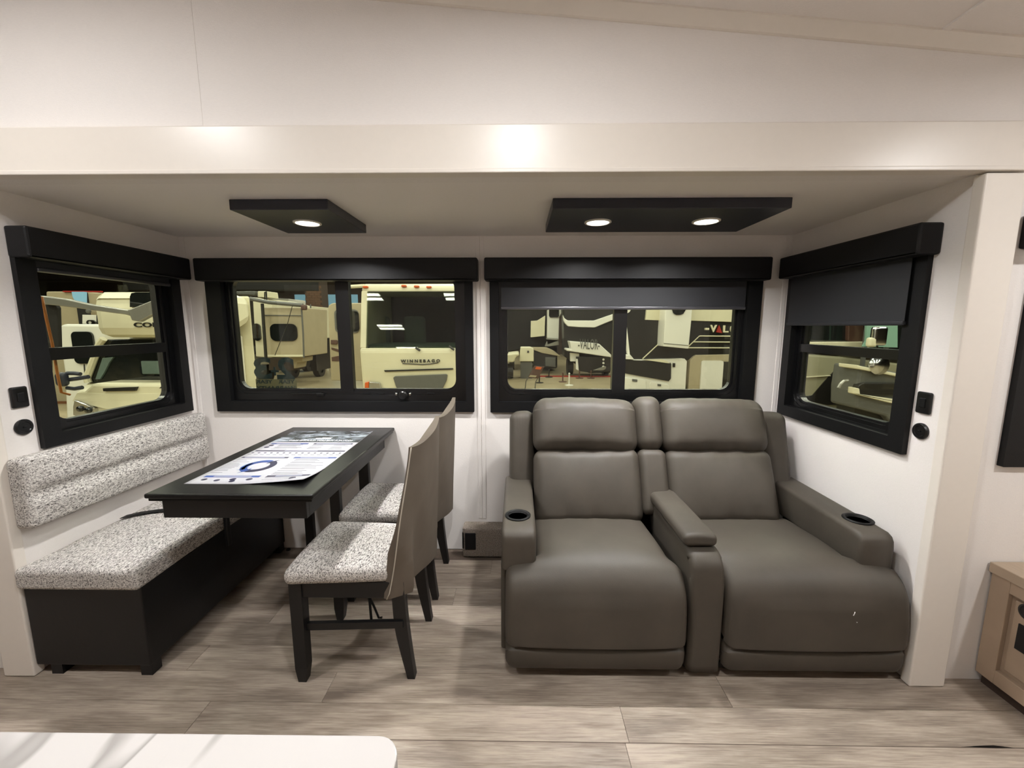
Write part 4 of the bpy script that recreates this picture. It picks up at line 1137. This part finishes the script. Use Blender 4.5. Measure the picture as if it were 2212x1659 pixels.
sect([(-5.690, 1.587), (-5.649, 1.594), (-5.303, 1.722), (-5.298, 1.600), (-5.300, 1.529), (-5.540, 1.412), (-5.644, 1.432), (-5.662, 1.497)], 'bracket', ALU, aw, 6.02, .08, .012)
for P_ in ([(-5.409, 1.515), (-5.408, 1.515)], [(-6.290, 1.566), (-6.289, 1.566)]): MB().lathe([(.03, 0), (.03, -.03), (.001, -.035)], (P_[0][0], 6.06, P_[0][1]), (0, 1, 0), 10).build('pivot_bolt', RVGREY, aw)
tn_ = tw = thing('tan_trailer', (-13.5, 13, HZ), 'tan trailer wall far behind the white van', 'trailer')
sect([(-13.652, 2.343), (-12.551, 2.342), (-12.635, 1.770), (-12.790, 1.435), (-13.324, -2.171), (-14.374, -2.175)], 'body', RVTAN, tw, 12, 2, .03)
sect([(-14.052, -0.883), (-13.026, -0.880), (-13.213, -2.141), (-14.254, -2.145)], 'floor_panel', RUST, tn_, 11.95, .1)  # added panel standing in for the orange-brown floor, no trailer part
sect([(-13.105, 2.357), (-12.003, 2.351), (-12.008, 2.316), (-13.111, 2.322)], 'red_stripe', REDM, tw, 11.95, .08)
for x in (-14, -12.6): wheel(x, 12.8, tw, .36)
sb = thing('logo_sign', (-10.8, 11.6, HZ), 'white sign board with black square logo behind the cab-over motorhome', 'sign')
sect([(-12.152, 1.666), (-11.819, 1.659), (-11.855, 1.407), (-12.188, 1.417)], 'board', RVWHITE, sb, 11.5, .06)
MB().ring((-12.045, -11.793, 1.382, 1.518), (-12.015, -11.793 - .1, 1.407, 1.493), .08, .05, lambda u, v, d: (u, 11.47 + d, v), 0, .04).build('logo', RVBLACK, sb)
MB().box(-12.033, -11.931, 11.56, 11.7, HZ, 1.654).build('post', HALLDARK, sb)
ow = thing('blue_white_window', (-11.4, 12.5, HZ), 'pale blue glowing window panel above the sign board behind the motorhome', 'display')  # glowing panel standing in for a blue-white window
sect([(-12.686, 2.317), (-12.345, 2.317), (-12.393, 1.987), (-12.601, 2.000), (-12.680, 2.178)], 'panel', DAYLIGHT, ow, 11.8, .1)
MB().box(-12.691, -12.403, 11.88, 11.98, HZ, 2.304).build('back_panel', HALLDARK, ow)
oc = thing('orange_cable', (-1.95, 1.66, 1.0), 'orange cable hanging outside the left side window', 'cable')
MB().tube([(-1.944, 1.690, 1.47), (-1.944, 1.695, 1.38), (-1.944, 1.702, 1.28), (-1.944, 1.704, 1.15), (-1.944, 1.708, 1.07), (-1.944, 1.74, 1.055)], .005, 8).build('cable', ORANGE, oc, True)

# --- showroom seen in the left pane of the right rear window
hb = thing('black_trailer', (2.4, 20, HZ), 'large black trailer front with white band and sloping skirt, seen above the left sofa seat', 'trailer')
sect([(2.039, 3.217), (4.964, 3.213), (5.092, -0.043), (4.299, -0.044), (4.325, -0.819), (3.321, -0.820), (2.172, -0.046)], 'body', RVBLACK, hb, 19.1, 1.0, .05)
sect([(2.046, 1.853), (2.104, 1.729), (2.181, 1.654), (2.278, 1.604), (3.467, 1.599), (4.275, 1.877), (4.980, 2.124), (4.990, 1.864), (4.284, 1.608), (3.501, 1.284), (2.743, 1.304), (2.288, 1.339), (2.146, 1.479), (2.081, 1.629)], 'white_band', RVWHITE, hb, 18.9, .3, .03)
sect([(2.289, 0.690), (3.606, 0.578), (4.150, 0.094), (4.154, -0.022), (2.174, 0.265), (2.148, 0.326), (2.184, 0.363), (2.382, 0.346)], 'front_skirt', RVWHITE, hb, 18.3, .9, .03)
P = [(2.675, 0.333), (3.622, 0.304), (2.672, 0.463), (3.619, 0.427)]
text('-VALOR-', RVGREY, hb, (P[0][0], 18.29, P[0][1] + .02), (1, 0, -.035), (0, 0, 1), .45, .02, 'lettering', P[1][0] - P[0][0])
sect([(2.369, 0.159), (2.776, 0.122), (2.780, -0.041), (2.646, -0.231), (2.387, -0.231)], 'side_plate', RVWHITE, hb, 18.6, .2, .01)
sect([(2.614, -0.009), (4.174, -0.020), (4.195, -0.661), (3.484, -0.750), (2.779, -0.663)], 'hitch_frame', RVBLACK, hb, 18.5, .6, .02)
sect([(2.607, -0.101), (2.689, -0.101), (2.744, -0.627), (2.617, -0.564)], 'jack_plate', RVWHITE, hb, 18.4, .1, .01)
sect([(3.399, -0.613), (3.904, -0.425), (3.967, -0.450), (3.933, -0.562), (3.835, -0.613)], 'step_plate', ALU, hb, 18.4, .1, .01)
for x in (2.5, 4.2): wheel(x, 19.7, hb, .4)
for k in range(5): MB().lathe([(.05, 0), (.05, -.04), (.001, -.05)], (3.843 + (k % 2) * .55, 18.47, -0.129 - (k // 2) * .16), (0, 1, 0), 10).build('lamp', RVWHITE, hb)
lt_ = thing('dark_trailer', (.4, 21, HZ), 'dark trailer with cream and white front panels, left of the black trailer', 'trailer')
sect([(-0.520, 3.417), (1.990, 3.414), (2.055, -0.793), (0.814, -0.709), (0.694, 0.287), (-0.526, 0.003)], 'body', HALLDARK, lt_, 21.2, 4, .05)
sect([(0.659, 1.605), (0.975, 1.621), (1.363, 1.866), (1.347, 0.860), (0.650, 0.791)], 'cream_panel', RVCREAM, lt_, 20.6, .5, .02)
sect([(1.457, 2.131), (2.199, 2.130), (2.021, 1.783), (2.011, 0.727), (1.446, 0.773)], 'white_panel', RVWHITE, lt_, 20.3, .7, .02)
sect([(1.515, 2.286), (1.998, 2.285), (2.005, 1.835), (1.952, 1.768), (1.575, 1.768), (1.520, 1.835)], 'window', RVGLASS, lt_, 20.24, .2)
sect([(1.398, 0.775), (2.001, 0.730), (1.997, 0.668), (1.412, 0.708)], 'ledge', ALU, lt_, 20.1, .5, .01)
sect([(1.335, 0.369), (1.440, 0.627), (1.483, 0.464), (1.997, 0.640), (2.014, 0.437), (1.539, 0.369)], 'fender_plate', ALU, lt_, 20.2, .3, .01)
sect([(0.654, 0.327), (1.429, 0.322), (1.724, 0.189), (2.103, -0.105), (1.165, 0.068), (0.816, 0.201)], 'sloping_plate', RVTAN, lt_, 19.8, .8, .02)
sect([(0.766, 0.155), (1.278, 0.048), (1.871, -0.072), (1.880, -0.681), (1.312, -0.627), (0.799, -0.601)], 'battery_box', RVBLACK, lt_, 19.9, .7, .02)
sect([(1.327, -0.133), (1.836, -0.146), (1.843, -0.617), (1.346, -0.563)], 'cover', RVGREY, lt_, 19.82, .2, .02)
for x in (-.3, 1.2): wheel(x, 22, lt_, .4)
pb = thing('beige_cabinet', (-.4, 18.4, HZ), 'beige box cabinet on the showroom floor left of the dark trailer', 'cabinet')
bx_ = sect([(0.133, 0.434), (0.583, 0.434), (0.705, 0.366), (0.709, -0.182), (0.074, -0.182)], 'body', RVCREAM, pb, 18.0, .8, .03)
sect([(0.424, 0.289), (0.502, 0.289), (0.503, 0.199), (0.425, 0.199)], 'port', RVBLACK, pb, 17.97, .06)
MB().box(0.074 + .06, 0.709 - .06, 18.1, 18.75, HZ, -0.170).build('plinth', RVGREY, pb)
bcar = thing('beige_car', (-1.4, 18.5, HZ), 'beige car nose at the far left of the right rear window', 'car')
sect([(-1.340, 0.156), (-0.438, 0.168), (-0.154, 0.204), (0.059, 0.216), (0.071, 0.098), (-0.059, 0.062), (-0.154, -0.176), (-1.343, -0.189)], 'body', RVCREAM, bcar, 17.5, 1.5, .06)
sect([(-1.226, 0.387), (-0.607, 0.387), (-0.393, 0.162), (-1.228, 0.161)], 'windscreen', RVGLASS, bcar, 17.7, 1.0, .03)
for x in (-0.320,): wheel(x, 18.2, bcar, .33)
wheel(-1.176, 18.2, bcar, .33)
bs = thing('sign_stand', (-.15, 14.4, HZ), 'brown sign board on thin legs before the black trailer', 'sign')
sect([(0.566, 0.006), (0.908, -0.026), (0.702, -0.429), (0.355, -0.397)], 'board', BROWNM, bs, 14.0, .05, .005)
sect([(0.636, -0.018), (0.830, -0.037), (0.789, -0.117), (0.599, -0.104)], 'print_block', AMBER, bs, 13.98, .04)
sect([(0.439, -0.305), (0.658, -0.324), (0.620, -0.385), (0.392, -0.367)], 'print_block', RVTAN, bs, 13.98, .04)
for P_ in ([(0.355, -0.402), (0.289, -0.541), (0.251, -0.754)], [(0.698, -0.415), (0.623, -0.560), (0.596, -0.753)]):
    MB().tube([(P_[0][0], 14.03, P_[0][1]), (P_[1][0], 14.06, P_[1][1]), (P_[2][0], 14.1, HZ)], .018, 6).build('leg', RVGREY, bs)
for k, (px_, yy, top, mm, lab) in enumerate(((0.892, 16.7, -0.607, RVBLACK, 'dark stanchion with round base right of the brown sign'), (1.426, 18.6, -0.625, RVBLACK, 'short dark stanchion before the battery box'),
        (1.881, 17.0, -0.594, BROWNM, 'brown stanchion before the left end of the white skirt'), (2.017, 16.0, -0.501, RVWHITE, 'thin white stanchion before the black trailer hitch'),
        (2.751, 18.2, -0.680, BROWNM, 'short brown stanchion under the black trailer hitch'), (3.257, 18.2, -0.679, BROWNM, 'short brown stanchion at the right of the hitch'))):
    t_ = thing('stanchion', (px_, yy, HZ), lab, 'stanchion', 'stanchions before the black trailer')
    MB().lathe([(.17, 0), (.17, .02), (.05, .04)], (px_, yy, HZ), n=16).build('base', mm, t_)
    MB().lathe([(.028, .03), (.028, max(.3, top - HZ)), (.045, max(.3, top - HZ) + .02), (.001, max(.3, top - HZ) + .06)], (px_, yy, HZ), n=10).build('pole', mm, t_)
tag(MB().box(.9, 6.0, 18.7, 18.82, HZ, HZ + .05).build('red_floor_strip', REDM), 'red edging strip on floor before the black trailer', 'edging')

# --- trailer side in the right pane of the right rear window
vt = thing('toy_hauler', (4.0, 12.5, HZ), 'black and white trailer with white lettering, seen above the right sofa seat', 'trailer')
sect([(2.767, 2.434), (6.770, 2.429), (6.947, 0.454), (3.217, 0.449), (2.841, 0.479)], 'body', RVBLACK, vt, 11.1, .5, .03)
sect([(4.536, 2.432), (6.770, 2.429), (6.861, 1.417), (4.558, 1.491)], 'upper_wall', RVCREAM, vt, 11.05, .3, .01)
wsl = sect([(3.729, 2.393), (4.410, 2.393), (4.395, 1.486), (4.366, 0.776), (3.731, 0.836)], 'side_room', RVWHITE, vt, 10.6, .7, .015)
sect([(3.866, 2.113), (4.210, 2.112), (4.224, 1.751), (4.173, 1.660), (4.097, 1.628), (3.998, 1.628), (3.925, 1.670), (3.890, 1.751)], 'window', RVGLASS, wsl, 10.57, .06)
sect([(3.726, 0.921), (4.351, 0.868), (4.351, 0.857), (3.727, 0.909)], 'seam', RVGREY, wsl, 10.585, .03)
sect([(3.407, 2.139), (3.738, 2.138), (3.746, 1.501), (3.370, 1.516)], 'cream_patch', RVCREAM, vt, 11.02, .1)
sect([(2.690, 1.852), (2.973, 1.780), (2.944, 1.722), (2.851, 1.661), (2.698, 1.650)], 'white_patch', RVWHITE, vt, 11.02, .1)
sect([(2.832, 1.408), (2.865, 1.358), (2.941, 0.844), (2.980, 0.576), (2.921, 0.620), (2.815, 1.301)], 'edge_moulding', RVWHITE, vt, 10.95, .2, .005)
sect([(2.628, 0.598), (2.949, 0.606), (3.056, 0.481), (2.632, 0.503)], 'corner_plate', RVWHITE, vt, 10.8, .3, .01)
P = [(4.945, 1.248), (5.048, 1.248), (4.941, 1.303), (5.045, 1.303)]
MB().box(P[0][0], P[1][0], 11.02, 11.08, P[0][1], P[2][1]).build('lettering', RVCREAM, vt)
text('V', RVCREAM, vt, (5.088, 11.06, 1.189), (1, 0, 0), (0, 0, 1), 0.192, .04, 'lettering', 0.172, bold=.03)
text('L', RVCREAM, vt, (5.429, 11.06, 1.184), (1, 0, 0), (0, 0, 1), 0.186, .04, 'lettering', 0.142, bold=.03)
text('O', RVCREAM, vt, (5.612, 11.06, 1.181), (1, 0, 0), (0, 0, 1), 0.189, .04, 'lettering', 0.144, bold=.03)
text('R', RVCREAM, vt, (5.800, 11.06, 1.179), (1, 0, 0), (0, 0, 1), 0.189, .04, 'lettering', 0.141, bold=.03)
sect([(5.313, 1.373), (5.401, 1.167), (5.252, 1.189)], 'red_triangle', REDM, vt, 11.03, .05)
for P_ in ([(4.537, 0.803), (4.822, 1.090), (5.858, 1.084)], [(4.676, 0.934), (5.870, 0.927)], [(4.538, 0.778), (5.881, 0.776)], [(3.347, 0.483), (3.714, 0.840), (3.761, 0.882)]):
    pipe(P_, 11.06, .016, 'white_stripe', RVCREAM, vt, 6)
lw = sect([(2.657, 0.468), (3.364, 0.472), (4.288, 0.500), (4.405, 0.500), (4.468, 0.430), (4.472, -0.505), (2.693, -0.510)], 'lower_wall', RVWHITE, vt, 10.9, .6, .01)
sect([(2.704, 0.477), (3.585, 0.434), (4.026, 0.397), (4.045, 0.353), (4.056, -0.025), (4.001, -0.095), (2.716, 0.136)], 'wheel_opening', RVBLACK, lw, 10.86, .1)
sect([(3.304, 0.479), (3.784, 0.489), (3.902, 0.449), (4.008, 0.384), (3.920, 0.390)], 'flap', RVCREAM, lw, 10.82, .08)
for P_, L_ in (([(2.661, 0.022), (3.343, -0.056), (3.404, -0.094), (3.434, -0.499), (2.680, -0.501)], [(3.036, -0.035), (3.169, -0.050), (3.171, -0.113), (3.039, -0.099)]), ([(3.513, -0.168), (3.552, -0.108), (3.983, -0.182), (4.038, -0.242), (4.052, -0.498), (3.526, -0.499)], [(3.712, -0.168), (3.800, -0.178), (3.803, -0.232), (3.714, -0.220)])):
    d_ = sect(P_, 'compartment_door', RVWHITE, lw, 10.87, .06, .008)
    sect(L_, 'latch', RVGREY, vt, 10.85, .04)
sect([(4.092, 0.386), (4.152, 0.383), (4.152, 0.279), (4.093, 0.285)], 'vent', RVBLACK, lw, 10.87, .05)
tn = sect([(4.588, 0.448), (4.672, 0.538), (4.743, 0.587), (6.015, 0.613), (6.105, -0.527), (4.583, -0.531)], 'rear_panel', RVTAN, vt, 11.0, .6, .01)
sect(rr2([(4.878, 0.442), (5.456, -0.520)], .06), 'white_door', RVWHITE, tn, 10.95, .08)
sect([(5.398, 0.415), (6.003, 0.416), (6.077, -0.519), (5.404, -0.520)], 'dark_opening', RVBLACK, tn, 10.96, .08)
for x in (3.4, 4.5, 6.4): wheel(x, 11.45, vt, .4)

# --- coach beside the right side window
gc = thing('beige_coach', (4.6, 6, HZ), 'beige coach side with dark swoosh graphic, seen through right side window', 'coach')
sect([(3.531, 0.986), (4.108, 0.953), (4.686, 0.910), (5.480, 0.819), (6.237, 0.718), (6.448, -0.727), (3.675, -0.740)], 'body', COACHBEIGE, gc, 6.0, .55, .03)
sect([(3.548, 1.127), (4.231, 1.124), (5.026, 1.129), (5.056, 1.042), (6.267, 0.869), (6.279, 0.781), (5.068, 1.023), (4.226, 1.076), (3.551, 1.090)], 'belt_line', RVCREAM, gc, 6.0, .5, .01)
sect([(3.479, 2.293), (6.111, 2.288), (6.324, 0.826), (5.107, 1.045), (5.068, 1.126), (3.577, 1.127)], 'side_glass', RVGLASS, gc, 6.1, .4, .02)
sect([(4.306, 0.350), (4.457, 0.556), (4.609, 0.739), (4.911, 0.764), (4.916, 0.557), (4.890, 0.449), (4.810, 0.312), (4.724, 0.218), (4.533, 0.207), (4.237, 0.266), (4.155, 0.325)], 'dark_swoosh', RVBLACK, gc, 5.985, .06)
sect([(4.150, 0.622), (4.524, 0.645), (4.525, 0.636), (4.151, 0.610)], 'belt_moulding', RVCREAM, gc, 5.97, .06)
for P_ in ([(4.743, 1.501), (4.951, 1.500), (4.995, 1.126), (4.800, 1.126), (4.774, 1.150)],): sect(P_, 'door_post', BROWNM, gc, 6.04, .2, .01)
tk = thing('grey_truck', (4.7, 5, HZ), 'grey truck nose with chrome mirror and pale bumper strip in right side window', 'truck')
sect([(4.296, 0.860), (5.257, 0.684), (5.342, 0.081), (4.781, 0.114), (4.702, 0.210), (4.302, 0.313), (4.283, 0.554)], 'body', RVGREY, tk, 5.2, .45, .03)
sect([(4.210, 0.873), (4.273, 0.857), (4.657, 0.779), (5.159, 0.676), (5.166, 0.630), (4.654, 0.742), (4.216, 0.824)], 'hood_edge', RVCREAM, tk, 5.15, .3, .01)
sect(rr2([(4.270, 0.645), (4.858, 0.487)], .06), 'grille', RVBLACK, tk, 5.16, .1, .01)
sect([(4.198, 0.593), (4.269, 0.578), (4.286, 0.507), (4.649, 0.455), (5.202, 0.370), (5.211, 0.310), (4.657, 0.398), (4.203, 0.512)], 'bumper_strip', RVCREAM, tk, 5.14, .1, .01)
pipe([(4.090, 0.569), (4.113, 0.620), (4.150, 0.657), (4.202, 0.666)], 5.25, .02, 'wheel_arch', ALU, tk)
MB().lathe([(.05, 0), (.12, -.02), (.12, -.06), (.001, -.06)], (4.483, 5.2, 0.870), (0, 1, 0), 16).build('headlamp', CHROME, tk, True)
for x in (4.6, 5.3): wheel(x, 5.45, tk, .36)
MB().box(4.367, 5.222, 5.3, 5.6, HZ + .3, 0.339).build('chassis', RVBLACK, tk)
mr = MB().rbox((4.517, 5.25, 1.225), (.09, .04, .12), .035, fl=3, kc=3).build('side_mirror', CHROME, tk, True)
MB().rbox((4.436, 5.25, 1.150), (.05, .04, .06), .03, fl=3, kc=3).build('lower_lens', RVCREAM, mr, True)
MB().tube([(4.525, 5.28, 1.159), (4.566 + .1, 5.35, 0.847)], .012, 8).build('mirror_arm', RVBLACK, mr)
tp = thing('teal_banner', (5.6, 5.7, HZ), 'pale teal banner panel at the right edge of right side window', 'banner')
sect([(4.743, 1.778), (5.145, 1.778), (5.233, 1.058), (4.762, 1.071), (4.795, 1.149)], 'panel', TEALPALE, tp, 5.76, .03)
sect([(4.875, 1.264), (4.971, 1.255), (4.969, 1.104), (4.869, 1.112)], 'print_block', TEALSEAT, tp, 5.745, .02)
for u in (1500, 1900): MB().box(4.803 + (.0 if u == 1500 else .3), 4.803 + (.04 if u == 1500 else .34), 5.79, 5.83, HZ, 1.9).build('pole', RVGREY, tp)
